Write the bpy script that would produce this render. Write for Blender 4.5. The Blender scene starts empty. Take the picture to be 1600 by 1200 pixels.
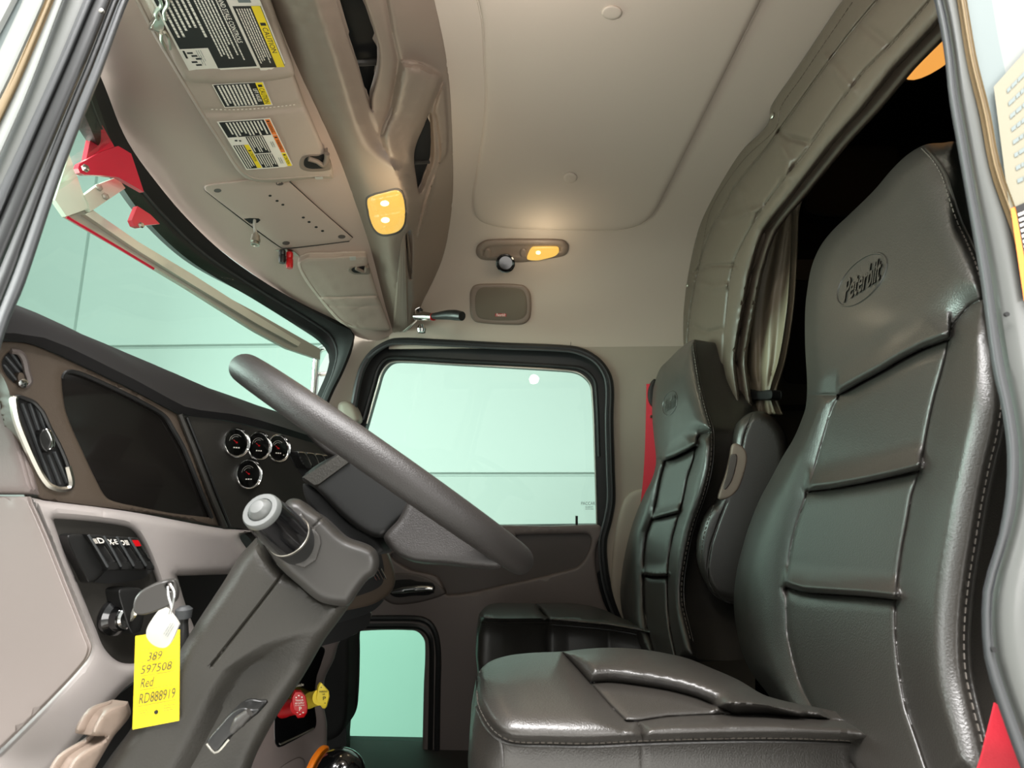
import bpy, bmesh, math, random
import numpy as np
from mathutils import Vector, Matrix
from mathutils.bvhtree import BVHTree
from math import pi, sin, cos, radians
random.seed(7)
S = bpy.context.scene
COL = S.collection

# ---------------------------------------------------------------- camera
F = 850.0
PITCH = math.atan(150 / F); YAW = math.atan(35 / F)
FW = np.array([-sin(YAW) * cos(PITCH), cos(YAW) * cos(PITCH), sin(PITCH)])
RT = np.array([cos(YAW), sin(YAW), 0.0]); UP = np.cross(RT, FW)
cd = bpy.data.cameras.new('camera'); cam = bpy.data.objects.new('camera', cd); COL.objects.link(cam)
cd.sensor_width = 36.0; cd.lens = F / 1600 * 36.0; cd.clip_start = 0.02
cam.matrix_world = Matrix(((RT[0], UP[0], -FW[0], 0), (RT[1], UP[1], -FW[1], 0), (RT[2], UP[2], -FW[2], 0), (0, 0, 0, 1)))
cd.dof.use_dof = True; cd.dof.focus_distance = 1.0; cd.dof.aperture_fstop = 10
S.camera = cam
S.view_settings.view_transform = 'Standard'; S.view_settings.look = 'None'
S.view_settings.gamma = 1.0; S.view_settings.exposure = 0.0
S.view_settings.use_curve_mapping = False

# ---------------------------------------------------------------- world and lamps
w = bpy.data.worlds.new('daylight'); S.world = w; w.use_nodes = True
w.node_tree.nodes['Background'].inputs[0].default_value = (0.97, 1.0, 0.96, 1)
w.node_tree.nodes['Background'].inputs[1].default_value = .8
def lamp(name, kind, loc, rot, power, color=(1, 1, 1), size=1.0, sy=None):
    l = bpy.data.lights.new(name, kind); l.energy = power; l.color = color
    if kind == 'AREA':
        l.shape = 'RECTANGLE'; l.size = size; l.size_y = sy or size
    elif kind == 'POINT': l.shadow_soft_size = size
    elif kind == 'SPOT': l.shadow_soft_size = size; l.spot_size = radians(110); l.spot_blend = .6
    o = bpy.data.objects.new(name, l); COL.objects.link(o); o.location = loc; o.rotation_euler = rot
    return o
# unseen fill lamps, added to brighten the cab and the wall outside
lamp('fill_light_overhead', 'AREA', (-.3, -1.15, 3.4), (0, 0, 0), 1080, (1, .98, .97), 5, 1.6)  # added overhead so light bounces off the floor into the cab
lamp('fill_light_rear', 'AREA', (4.2, -3.2, .2), (radians(90), 0, radians(48)), 220, (1, .97, .95), 4, 2.4)  # added out of view to light the surfaces facing rearward
lamp('fill_light_near', 'POINT', (.0, .60, .64), (0, 0, 0), 3.6, (1, .94, .88), .03)  # unseen lamp added on the near side to light seat and column
lamp('fill_light_hood', 'AREA', (-3.4, 1.0, .6), (radians(90), 0, radians(-90)), 300, (.96, 1, .97), 3, 1.6)  # added ahead of the windshield to light ceiling and seat faces
lamp('fill_light_wall', 'AREA', (-3.5, 3.2, 3.4), (radians(20), 0, 0), 60, (.96, 1, .98), 6, 1.2)  # added out of view to brighten the wall behind the windows

# ---------------------------------------------------------------- maths
def ray(px, py): return FW + RT * ((px - 800) / F) + UP * ((600 - py) / F)
def atY(px, py, Y): r = ray(px, py); return r * (Y / r[1])
def atX(px, py, X): r = ray(px, py); return r * (X / r[0])
def atZ(px, py, Z): r = ray(px, py); return r * (Z / r[2])
class Plane:
    def __init__(s, p0, n):
        s.p0 = np.array(p0, float); n = np.array(n, float); s.n = n / np.linalg.norm(n)
    def at(s, px, py, h=0.0):
        r = ray(px, py); d = s.n @ r
        if abs(d) < .03: d = math.copysign(.03, d)
        return r * ((s.n @ s.p0 + h) / d)
    def nrm(s, px, py): return s.n
class Patch:
    """smooth surface through a grid of 3D points"""
    def __init__(s, grid):
        g = np.array(grid, float); s.g = g; R, C = g.shape[:2]
        vs = [Vector(p) for row in g for p in row]
        fs = [(i * C + j, i * C + j + 1, (i + 1) * C + j + 1, (i + 1) * C + j) for i in range(R - 1) for j in range(C - 1)]
        s.set(vs, fs)
    def set(s, vs, fs): s.b = BVHTree.FromPolygons(vs, fs)
    def hit(s, px, py):
        r = Vector(ray(px, py)).normalized()
        h = s.b.ray_cast(Vector((0, 0, 0)), r, 50)
        if h[0] is None: return None
        n = h[1]
        if n.dot(r) > 0: n = -n
        return h[0], n, r
    def at(s, px, py, h=0.0):
        k = s.hit(px, py)
        if k is None:
            q = s.b.find_nearest(Vector(ray(px, py)) * 1.3); return np.array(q[0])
        p, n, r = k
        return np.array(p - r * (h / max(.2, -n.dot(r))))
    def nrm(s, px, py):
        k = s.hit(px, py)
        return np.array(k[1]) if k else np.array((0, -1, 0.))
class MeshSurf(Patch):
    def __init__(s, o):
        me = o.data; s.set([v.co.copy() for v in me.vertices], [tuple(p.vertices) for p in me.polygons])

def crom(P, n=8, closed=False):
    """Catmull-Rom through P; a point given twice in a row is a corner"""
    P = [np.array(p, float) for p in P]
    out = []; N = len(P)
    rng = range(N) if closed else range(N - 1)
    for i in rng:
        p1, p2 = P[i], P[(i + 1) % N]
        if np.linalg.norm(p1 - p2) < 1e-9: continue
        p0 = P[(i - 1) % N] if (closed or i > 0) else 2 * p1 - p2
        p3 = P[(i + 2) % N] if (closed or i + 2 < N) else 2 * p2 - p1
        a = np.linalg.norm(p1 - p0); b = np.linalg.norm(p2 - p1); c = np.linalg.norm(p3 - p2)
        m1 = (p2 - p0) / (a + b) * b if a > 1e-9 else (p2 - p1)
        m2 = (p3 - p1) / (b + c) * b if c > 1e-9 else (p2 - p1)
        for k in range(n):
            t = k / n; t2 = t * t; t3 = t2 * t
            out.append((2 * t3 - 3 * t2 + 1) * p1 + (t3 - 2 * t2 + t) * m1 + (-2 * t3 + 3 * t2) * p2 + (t3 - t2) * m2)
    if not closed: out.append(P[-1])
    return out
def resample(P, n, closed=False):
    P = np.array(P); Q = np.vstack([P, P[:1]]) if closed else P
    d = np.r_[0, np.cumsum(np.linalg.norm(np.diff(Q, axis=0), axis=1))]
    t = np.linspace(0, d[-1], n + 1)[:-1] if closed else np.linspace(0, d[-1], n)
    return np.stack([np.interp(t, d, Q[:, k]) for k in range(Q.shape[1])], 1)
def dist(V, line, closed=False):
    L = np.array(line, float)
    if closed: L = np.vstack([L, L[:1]])
    best = np.full(len(V), 1e9)
    for a, b in zip(L[:-1], L[1:]):
        d = b - a; q = d @ d
        if q < 1e-12: continue
        t = np.clip(((V - a) @ d) / q, 0, 1)
        best = np.minimum(best, np.hypot(*(V - (a + t[:, None] * d)).T))
    return best
def inside(V, poly):
    x, y = V.T; r = np.zeros(len(V), bool); P = np.array(poly)
    for (x1, y1), (x2, y2) in zip(P, np.roll(P, -1, 0)):
        if y1 == y2: continue
        c = ((y1 > y) != (y2 > y)) & (x < (x2 - x1) * (y - y1) / (y2 - y1) + x1)
        r ^= c
    return r
def rnd(d, r): t = np.clip(1 - d / r, 0, 1); return np.sqrt(np.maximum(0, 1 - t * t))

# ---------------------------------------------------------------- materials
def srgb(r, g, b): return tuple(((c / 255) / 12.92 if c / 255 <= .04045 else ((c / 255 + .055) / 1.055) ** 2.4) for c in (r, g, b)) + (1,)
def mat(name, col, rough=.5, metal=0, bump=None, bscale=300, bdist=.0006, var=0, coat=0, spec=.5, kind='noise', emit=None, es=1, sheen=0):
    m = bpy.data.materials.new(name); m.use_nodes = True; nt = m.node_tree; b = nt.nodes['Principled BSDF']
    b.inputs['Base Color'].default_value = srgb(*col); b.inputs['Roughness'].default_value = rough
    b.inputs['Metallic'].default_value = metal; b.inputs['Coat Weight'].default_value = coat
    b.inputs['Specular IOR Level'].default_value = spec
    b.inputs['Coat Roughness'].default_value = .15
    if sheen: b.inputs['Sheen Weight'].default_value = sheen
    if emit: b.inputs['Emission Color'].default_value = srgb(*emit); b.inputs['Emission Strength'].default_value = es
    tc = nt.nodes.new('ShaderNodeTexCoord')
    if bump:
        t = nt.nodes.new('ShaderNodeTexVoronoi' if kind == 'voronoi' else 'ShaderNodeTexNoise')
        t.inputs['Scale'].default_value = bscale
        if kind != 'voronoi': t.inputs['Detail'].default_value = 3
        nt.links.new(tc.outputs['Object'], t.inputs['Vector'])
        bp = nt.nodes.new('ShaderNodeBump'); bp.inputs['Strength'].default_value = bump; bp.inputs['Distance'].default_value = bdist
        nt.links.new(t.outputs[0], bp.inputs['Height']); nt.links.new(bp.outputs[0], b.inputs['Normal'])
    if var:
        n = nt.nodes.new('ShaderNodeTexNoise'); n.inputs['Scale'].default_value = 6; n.inputs['Detail'].default_value = 4
        nt.links.new(tc.outputs['Object'], n.inputs['Vector'])
        r = nt.nodes.new('ShaderNodeMapRange'); r.inputs['To Min'].default_value = 1 - var; r.inputs['To Max'].default_value = 1 + var
        nt.links.new(n.outputs[0], r.inputs['Value'])
        mx = nt.nodes.new('ShaderNodeVectorMath'); mx.operation = 'SCALE'; mx.inputs[0].default_value = srgb(*col)[:3]
        nt.links.new(r.outputs[0], mx.inputs['Scale']); nt.links.new(mx.outputs[0], b.inputs['Base Color'])
    return m
def glass_mat(name, tint, refl=.06):
    m = bpy.data.materials.new(name); m.use_nodes = True; nt = m.node_tree; nt.nodes.clear()
    o = nt.nodes.new('ShaderNodeOutputMaterial'); mx = nt.nodes.new('ShaderNodeMixShader')
    t = nt.nodes.new('ShaderNodeBsdfTransparent'); g = nt.nodes.new('ShaderNodeBsdfGlossy'); g.inputs['Roughness'].default_value = .02
    t.inputs[0].default_value = tint + (1,)
    lw = nt.nodes.new('ShaderNodeFresnel'); lw.inputs[0].default_value = 1.45
    ge = nt.nodes.new('ShaderNodeNewGeometry'); iv = nt.nodes.new('ShaderNodeMath'); iv.operation = 'SUBTRACT'; iv.inputs[0].default_value = 1
    ml = nt.nodes.new('ShaderNodeMath'); ml.operation = 'MULTIPLY'
    nt.links.new(ge.outputs['Backfacing'], iv.inputs[1]); nt.links.new(lw.outputs[0], ml.inputs[0]); nt.links.new(iv.outputs[0], ml.inputs[1])
    sc = nt.nodes.new('ShaderNodeMath'); sc.operation = 'MULTIPLY'; sc.inputs[1].default_value = .6; nt.links.new(ml.outputs[0], sc.inputs[0]); nt.links.new(sc.outputs[0], mx.inputs[0]); nt.links.new(t.outputs[0], mx.inputs[1]); nt.links.new(g.outputs[0], mx.inputs[2])
    nt.links.new(mx.outputs[0], o.inputs[0]); return m
M = {}
M['leather'] = mat('leather', (48, 45, 41), .37, bump=.5, bscale=520, bdist=.0008, var=.12, coat=.1, spec=.85)
M['stitch'] = mat('stitch_thread', (92, 86, 79), .6)
M['headliner'] = mat('headliner_fabric', (184, 171, 158), .85, bump=.1, bscale=900, bdist=.0003)
M['header'] = mat('header_plastic', (182, 162, 150), .6, bump=.3, bscale=900, bdist=.0004)
M['visor'] = mat('visor_vinyl', (174, 158, 145), .6, bump=.25, bscale=120, bdist=.0006)
M['console'] = mat('console_plastic', (130, 115, 103), .5, bump=.12, bscale=1200, bdist=.0002)
M['trim'] = mat('pillar_trim', (158, 148, 134), .6, bump=.15, bscale=1000, bdist=.0003)
M['dashgrey'] = mat('dash_grey_plastic', (162, 155, 151), .5, bump=.1, bscale=900, bdist=.0002)
M['dashpanel'] = mat('dash_brown_panel', (72, 62, 52), .5, bump=.3, bscale=700, bdist=.0004)
M['hood'] = mat('dash_hood_plastic', (24, 23, 23), .8, spec=.25, bump=.2, bscale=700, bdist=.0003)
M['dashdark'] = mat('dash_black_panel', (46, 44, 40), .45, bump=.4, bscale=700, bdist=.0005)
M['door'] = mat('door_plastic', (112, 102, 98), .5, bump=.2, bscale=800, bdist=.0004)
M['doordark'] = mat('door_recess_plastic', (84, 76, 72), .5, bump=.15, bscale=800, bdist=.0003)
M['black'] = mat('black_plastic', (28, 28, 27), .4)
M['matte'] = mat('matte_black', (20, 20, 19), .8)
M['rubber'] = mat('black_rubber', (32, 33, 33), .45)
M['gloss'] = mat('gloss_black', (10, 10, 11), .06, coat=1)
M['screen'] = mat('dark_display_glass', (24, 22, 20), .07, coat=.6)
M['wheel'] = mat('wheel_grip', (36, 33, 31), .46, bump=.6, bscale=800, bdist=.0007, spec=.5)
M['column'] = mat('column_plastic', (50, 48, 45), .42, bump=.05, bscale=900, bdist=.0002)
M['columntex'] = mat('column_textured', (46, 44, 39), .5, bump=.6, bscale=420, bdist=.0008)
M['chrome'] = mat('chrome', (230, 230, 228), .08, metal=1)
M['satin'] = mat('satin_metal', (190, 186, 176), .3, metal=1)
M['white'] = mat('white_plastic', (176, 174, 166), .4)
M['yellow'] = mat('yellow_card', (226, 200, 22), .6)
M['yplastic'] = mat('yellow_knob', (240, 214, 60), .35)
M['red'] = mat('red_knob', (190, 14, 22), .3)
M['redpaint'] = mat('red_paint', (206, 40, 62), .3, coat=.4)
M['redbelt'] = mat('red_webbing', (196, 36, 52), .7, bump=.5, bscale=600, bdist=.0006)
M['orange'] = mat('orange_plastic', (226, 120, 20), .35)
M['ink'] = mat('black_ink', (24, 22, 22), .6)
M['paper'] = mat('label_white', (240, 234, 222), .6)
M['lyel'] = mat('label_yellow', (250, 222, 30), .6)
M['lora'] = mat('label_orange', (238, 128, 50), .6)
M['jambpaper'] = mat('jamb_sticker_paper', (128, 124, 106), .6)
M['pen'] = mat('pen_ink', (70, 70, 40), .7)
M['buttongrey'] = mat('stalk_button_grey', (78, 80, 78), .4)
M['blue'] = mat('blue_sticker', (60, 150, 205), .5)
M['dashgrey_dim'] = mat('dash_grey_dimmed', (120, 111, 106), .5)  # dash grey darkened to offset the strong light by the open door
M['sealgrey'] = mat('door_frame_rubber', (60, 62, 63), .5, var=.15)
M['metalgrey'] = mat('door_frame_metal', (88, 90, 87), .4, var=.06, coat=.3)
M['white_p'] = mat('door_frame_white', (138, 141, 138), .35, coat=.3)
M['tan'] = mat('tan_sealant', (116, 99, 70), .6, var=.12)
M['bluegrey'] = mat('door_frame_bluegrey', (118, 127, 126), .4)
M['curtain'] = mat('curtain_vinyl', (128, 117, 98), .45, bump=.2, bscale=60, bdist=.002)
M['archv'] = mat('arch_vinyl', (90, 80, 69), .42, bump=.2, bscale=30, bdist=.003)
M['steel'] = mat('weathered_steel', (200, 202, 184), .4, metal=.2, var=.15)
M['steeldark'] = mat('dark_steel', (164, 163, 148), .4, metal=.2, var=.12)
M['wall'] = mat('garage_wall_paint', (148, 162, 156), .6)
M['floor'] = mat('garage_floor', (205, 203, 198), .5, var=.2)
M['cabfloor'] = mat('cab_floor', (50, 48, 46), .7, bump=.4, bscale=200)
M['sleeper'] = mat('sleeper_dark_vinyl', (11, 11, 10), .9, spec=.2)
M['sleeper2'] = mat('sleeper_brown', (70, 61, 49), .6)
M['lampw'] = mat('lamp_lens', (90, 70, 30), .3, emit=(244, 194, 92), es=1.0, bump=.4, bscale=260, bdist=.002)
M['lampb'] = mat('lamp_bulb', (255, 246, 210), .3, emit=(255, 238, 170), es=1.3)
M['lampo'] = mat('sleeper_lamp_lens', (255, 190, 100), .4, emit=(255, 176, 84), es=.9)
M['grille'] = mat('speaker_grille', (112, 102, 88), .7, bump=.8, bscale=1500, bdist=.0006, kind='voronoi')
M['glassw'] = glass_mat('windshield_glass', (.86, .98, .93))
M['glassp'] = glass_mat('door_glass', (.90, .99, .95))
M['glasspk'] = glass_mat('lower_door_glass', (.74, .98, .89))

# ---------------------------------------------------------------- objects
def obj(name, bm, m, parent=None, kind=None, smooth=True, ang=38, label=None):
    me = bpy.data.meshes.new(name)
    bm.to_mesh(me); bm.free()
    for x in (m if isinstance(m, (list, tuple)) else [m]): me.materials.append(M[x] if isinstance(x, str) else x)
    if smooth:
        me.polygons.foreach_set('use_smooth', [True] * len(me.polygons))
        me.set_sharp_from_angle(angle=radians(ang))
    o = bpy.data.objects.new(name, me); COL.objects.link(o)
    if parent is not None:
        o.parent = parent; o.matrix_parent_inverse = parent_world(parent).inverted()
    elif kind: o['kind'] = kind
    if label: o['label'] = label
    return o
def parent_world(p):
    m = p.matrix_basis.copy()
    if p.parent: m = parent_world(p.parent) @ p.matrix_parent_inverse @ m
    return m
def thing(name, label, cat, loc=(0, 0, 0), group=None):
    o = bpy.data.objects.new(name, None); COL.objects.link(o); o.location = loc; o.empty_display_size = .05
    o['label'] = label; o['category'] = cat
    if group: o['group'] = group
    return o
def tag(o, label, cat, group=None):
    o['label'] = label; o['category'] = cat
    if group: o['group'] = group
    return o
def offs(L, d, closed):
    L = np.array(L, float); t = np.roll(L, -1, 0) - np.roll(L, 1, 0)
    if not closed: t[0] = L[1] - L[0]; t[-1] = L[-1] - L[-2]
    t /= np.maximum(np.linalg.norm(t, axis=1), 1e-9)[:, None]
    return L + d * np.stack([-t[:, 1], t[:, 0]], 1)
def cells(outer, holes, step, rp=0, seams=()):
    """flat mesh of the outline in pixels: even points, with rows following the outline and the seams"""
    def ln(P, closed, st):
        P = np.array(P, float); n = len(P)
        Q = []
        for k in range(n if closed else n - 1):
            a, b = P[k], P[(k + 1) % n]; m = max(1, int(round(np.linalg.norm(b - a) / st)))
            for q in range(m): Q.append(a + (b - a) * q / m)
        if not closed: Q.append(P[-1])
        R = [Q[0]]
        for q in Q[1:]:
            if np.linalg.norm(q - R[-1]) > .35 * min(st, 3): R.append(q)
        return np.array(R)
    LO = ln(outer, True, step); LH = [ln(h, True, step) for h in holes]
    Vs = []; Es = []; n = 0
    for P in [LO] + LH:
        Vs += list(P); Es += [(n + k, n + (k + 1) % len(P)) for k in range(len(P))]; n += len(P)
    def ok(Q, d):
        Q = Q[inside(Q, LO)] if len(Q) else Q
        for h in LH:
            if len(Q): Q = Q[~inside(Q, h)]
        if len(Q):
            dd = dist(Q, LO, True)
            for h in LH: dd = np.minimum(dd, dist(Q, h, True))
            Q = Q[dd > d]
        return Q
    free = []
    if rp:
        for P in [LO] + LH:
            for f in (.05, .13, .25, .42, .68, 1.0):
                for s in (1, -1): free.append(ok(offs(P, s * f * rp, True), f * rp * .93))
    for P, wd in seams:
        Q = ln(P, False, max(step * .6, 1.5)); Q = ok(Q, .5)
        free.append(Q)
        for f in (.5, 1.0, 1.8, 3.0):
            for s in (1, -1): free.append(ok(offs(Q, s * f * wd, False), .8) if len(Q) > 2 else Q)
    x0, y0 = LO.min(0); x1, y1 = LO.max(0)
    gx, gy = np.meshgrid(np.arange(x0 + step * .5, x1, step), np.arange(y0 + step * .5, y1, step))
    gx = gx + (np.arange(gx.shape[0]) % 2)[:, None] * step * .5
    free.append(ok(np.stack([gx.ravel(), gy.ravel()], 1), step * .35))
    occ = {}; out = []
    for L in free:
        fin = len(L) and L is not free[-1]
        r = .32 * min(step, 3.0) if fin else step * .55
        for q in L:
            c = (int(q[0] // 4), int(q[1] // 4)); hit = False; R = int(r // 4) + 1
            for a in range(c[0] - R, c[0] + R + 1):
                for b in range(c[1] - R, c[1] + R + 1):
                    for o in occ.get((a, b), ()):
                        if (o[0] - q[0]) ** 2 + (o[1] - q[1]) ** 2 < r * r: hit = True; break
                    if hit: break
                if hit: break
            if not hit: occ.setdefault(c, []).append(q); out.append(q)
    from mathutils.geometry import delaunay_2d_cdt
    ov, oe, of, _, _, _ = delaunay_2d_cdt([Vector(v[:2]) for v in Vs + out], Es, [], 0, 1e-4)
    Pv = np.array([tuple(v) for v in ov]); cen = np.array([Pv[list(f)].mean(0) for f in of])
    keep = inside(cen, LO)
    for h in LH: keep &= ~inside(cen, h)
    bm = bmesh.new(); bv = [bm.verts.new((v[0], v[1], 0)) for v in Pv]
    for f, k in zip(of, keep):
        if k:
            try: bm.faces.new([bv[i] for i in f])
            except ValueError: pass
    bmesh.ops.delete(bm, geom=[v for v in bm.verts if not v.link_faces], context='VERTS')
    return bm
def relief(name, surf, outer, m, parent=None, h=0.0, step=8, rnd_=None, panels=(), grooves=(), thick=.01, skirt=None,
           holes=(), sm=True, kind=None, ang=38, label=None, hf=None, close=True, bdist_=None, pmax=False, soft=False, para=False):
    """solid whose front follows surf over the traced outline"""
    O = crom(outer, 6, True) if sm else outer
    O = [tuple(p) for p in O]
    H = [[tuple(q) for q in (crom(p, 6, True) if sm else p)] for p in holes]
    seams = [(g[0], g[1]) for g in grooves if len(g[0]) > 1] + [(list(q[0]) + [q[0][0]], q[2] * .25) for q in panels]
    bm = cells(O, H, step, rnd_[0] if rnd_ else 0, seams)
    bm.verts.ensure_lookup_table()
    V = np.array([(v.co.x, v.co.y) for v in bm.verts]); hh = np.full(len(V), float(h))
    if rnd_:
        rp, rh = rnd_; d = dist(V, bdist_ if bdist_ is not None else O, bdist_ is None)
        for q in H: d = np.minimum(d, dist(V, q, True))
        hh -= rh * ((1 - np.clip(d / rp, 0, 1)) ** 2 if para else 1 - rnd(d, rp))
    acc = np.zeros(len(V))
    for poly, Hh, rp in panels:
        ins = inside(V, poly); d = dist(V, poly, True); s_ = np.clip(d / rp, 0, 1); q_ = np.where(ins, Hh * (1 - (1 - s_) ** 2 if soft == 'para' else s_ * s_ * (3 - 2 * s_) if soft else rnd(d, rp)), 0)
        acc = np.maximum(acc, q_) if pmax else acc + q_
    hh += acc
    for g in grooves:
        ln, wd, dp = g[:3]; d = dist(V, ln); hh -= dp * np.exp(-(d / wd) ** 2)
    if hf is not None: hh += hf(V)
    N = np.zeros((len(V), 3))
    for i, v in enumerate(bm.verts):
        v.co = Vector(surf.at(V[i, 0], V[i, 1], hh[i]))
        if skirt is None: N[i] = surf.nrm(V[i, 0], V[i, 1])
    bmesh.ops.recalc_face_normals(bm, faces=bm.faces[:])
    if close:
        be = [e for e in bm.edges if e.is_boundary]
        if skirt is None: steps = [(None, 1.0, thick)]
        else: steps = skirt
        if skirt is None:
            fr = bm.faces[:]; nv = {}
            for i, v in enumerate(bm.verts[:]): nv[v] = bm.verts.new(np.array(v.co) - N[i] * thick)
            for f in fr: bm.faces.new([nv[v] for v in reversed(f.verts)])
            for e in be:
                a, b = e.verts; bm.faces.new((a, b, nv[b], nv[a]))
            be = []; steps = []
        cen = np.mean([v.co for v in bm.verts], axis=0)
        idx = {v: i for i, v in enumerate(bm.verts)}
        orig = {}
        for v in set(v for e in be for v in e.verts): orig[v] = (np.array(v.co), idx[v])
        cur = {v: v for v in orig}
        for vec, sc, th in steps:
            new = {}
            for v, (co, i) in orig.items():
                off = (-N[i] * th) if vec is None else np.array(vec) * th
                q = cen + (co - cen) * sc + off if vec is not None else co + off
                new[v] = bm.verts.new(q)
            for e in be:
                a, b = e.verts
                try: bm.faces.new((cur[a], cur[b], new[b], new[a]))
                except ValueError: pass
            cur = new
        le = [] if skirt is None else [bm.edges.get((cur[e.verts[0]], cur[e.verts[1]])) for e in be]
        if le: bmesh.ops.triangle_fill(bm, use_beauty=False, edges=[e for e in le if e])
        bmesh.ops.recalc_face_normals(bm, faces=bm.faces[:])
    big = [f for f in bm.faces if len(f.verts) > 4]
    bmesh.ops.triangulate(bm, faces=big)
    return obj(name, bm, m, parent, kind, ang=ang, label=label)
def grid_bm(G, bm=None, cu=False, cv=False):
    bm = bm or bmesh.new(); R = len(G); C = len(G[0])
    vs = [[bm.verts.new(Vector(p)) for p in r] for r in G]
    for i in range(R if cu else R - 1):
        for j in range(C if cv else C - 1):
            try: bm.faces.new((vs[i][j], vs[i][(j + 1) % C], vs[(i + 1) % R][(j + 1) % C], vs[(i + 1) % R][j]))
            except ValueError: pass
    return bm
def band(name, curves, m, parent=None, n=40, nx=4, thick=.01, kind=None, label=None, closed=False, off=1):
    """sheet lofted across 3D curves, given real thickness"""
    Cs = [resample(crom([np.array(p, float) for p in c], 8, closed), n, closed) for c in curves]
    G = []
    for k in range(n):
        row = crom([c[k] for c in Cs], nx); G.append(row)
    bm = grid_bm(G, cu=closed)
    bmesh.ops.recalc_face_normals(bm, faces=bm.faces[:])
    # face the camera, then solidify backwards
    f = bm.faces[len(bm.faces) // 2] if False else list(bm.faces)[len(bm.faces) // 2]
    if f.normal.dot(-f.calc_center_median()) < 0: bmesh.ops.reverse_faces(bm, faces=bm.faces[:])
    bmesh.ops.solidify(bm, geom=bm.faces[:], thickness=thick * off)
    return obj(name, bm, m, parent, kind, label=label, ang=50)
def tube(name, pts, r, m, parent=None, n=12, closed=False, smoothn=6, kind=None, label=None, bm=None, ret=False, cap=True):
    P = crom(pts, smoothn, closed) if smoothn > 1 else [np.array(p, float) for p in pts]
    R = [r] * len(P) if not hasattr(r, '__len__') else np.interp(np.linspace(0, 1, len(P)), np.linspace(0, 1, len(r)), r)
    bm = bm or bmesh.new(); up = None; G = []
    for i, p in enumerate(P):
        a = P[i - 1] if (i or closed) else P[i]; b = P[(i + 1) % len(P)] if (i + 1 < len(P) or closed) else P[i]
        t = b - a; t = t / (np.linalg.norm(t) + 1e-12)
        if up is None:
            up = np.cross(t, (0, 0, 1.)) if abs(t[2]) < .9 else np.cross(t, (1., 0, 0))
        u = up - t * (up @ t); u /= np.linalg.norm(u); v = np.cross(t, u); up = u
        G.append([p + R[i] * (cos(2 * pi * k / n) * u + sin(2 * pi * k / n) * v) for k in range(n)])
    vs = [[bm.verts.new(Vector(p)) for p in row] for row in G]
    L = len(vs)
    for i in range(L if closed else L - 1):
        for j in range(n): bm.faces.new((vs[i][j], vs[i][(j + 1) % n], vs[(i + 1) % L][(j + 1) % n], vs[(i + 1) % L][j]))
    if not closed and cap: bm.faces.new(vs[0][::-1]); bm.faces.new(vs[-1])
    if ret: return bm
    return obj(name, bm, m, parent, kind, label=label)
def frame(axis, ref=(0, 0, 1)):
    a = np.array(axis, float); a /= np.linalg.norm(a); u = np.cross(ref, a)
    if np.linalg.norm(u) < 1e-3: u = np.cross((1, 0, 0), a)
    u /= np.linalg.norm(u); return u, np.cross(a, u), a
def lathe(name, o, axis, prof, m, parent=None, n=32, label=None, bm=None, ret=False, sx=1, sy=1, ref=(0, 0, 1)):
    """prof = [(radius, distance along axis)]"""
    u, v, a = frame(axis, ref); bm = bm or bmesh.new(); o = np.array(o, float)
    vs = []
    for r, d in prof:
        if r < 1e-6: vs.append([bm.verts.new(Vector(o + a * d))] * n)
        else: vs.append([bm.verts.new(Vector(o + a * d + r * (sx * cos(2 * pi * k / n) * u + sy * sin(2 * pi * k / n) * v))) for k in range(n)])
    for i in range(len(vs) - 1):
        for j in range(n):
            q = [vs[i][j], vs[i][(j + 1) % n], vs[i + 1][(j + 1) % n], vs[i + 1][j]]
            q2 = []
            for x in q:
                if x not in q2: q2.append(x)
            if len(q2) > 2:
                try: bm.faces.new(q2)
                except ValueError: pass
    if vs[0][0] is not vs[0][1]: bm.faces.new(vs[0][::-1])
    if vs[-1][0] is not vs[-1][1]: bm.faces.new(vs[-1])
    bmesh.ops.recalc_face_normals(bm, faces=bm.faces[:])
    if ret: return bm
    return obj(name, bm, m, parent, label=label)
def box_bm(lo, hi, bev=0, bm=None):
    bm2 = bmesh.new(); bmesh.ops.create_cube(bm2, size=1)
    for v in bm2.verts: v.co = Vector([lo[k] + (hi[k] - lo[k]) * (v.co[k] + .5) for k in range(3)])
    if bev: bmesh.ops.bevel(bm2, geom=bm2.edges[:], offset=bev, segments=3, profile=.6, affect='EDGES')
    if bm is None: return bm2
    me = bpy.data.meshes.new('t'); bm2.to_mesh(me); bm2.free(); bm.from_mesh(me); bpy.data.meshes.remove(me); return bm
def obox(name, c, ax, size, m, parent=None, bev=.002, label=None, bm=None, ret=False):
    """box centred at c with axes ax (3 unit vectors)"""
    b = box_bm([-s / 2 for s in size], [s / 2 for s in size], bev)
    A = np.array(ax).T
    for v in b.verts: v.co = Vector(np.array(c) + A @ np.array(v.co))
    bmesh.ops.recalc_face_normals(b, faces=b.faces[:])
    return obj(name, b, m, parent, label=label)
_tc = {}
def text2d(txt, shear=0, bold=0):
    k = (txt, shear, bold)
    if k in _tc: return _tc[k]
    c = bpy.data.curves.new('t', 'FONT'); c.body = txt; c.shear = shear; c.resolution_u = 3; c.offset = bold
    o = bpy.data.objects.new('t', c); COL.objects.link(o)
    dg = bpy.context.evaluated_depsgraph_get(); me = bpy.data.meshes.new_from_object(o.evaluated_get(dg))
    V = np.array([v.co[:2] for v in me.vertices]); Fc = [tuple(p.vertices) for p in me.polygons]
    bpy.data.objects.remove(o); bpy.data.curves.remove(c); bpy.data.meshes.remove(me)
    V -= V.min(0); V /= np.maximum(V.max(0), 1e-6); _tc[k] = (V, Fc); return V, Fc
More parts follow.
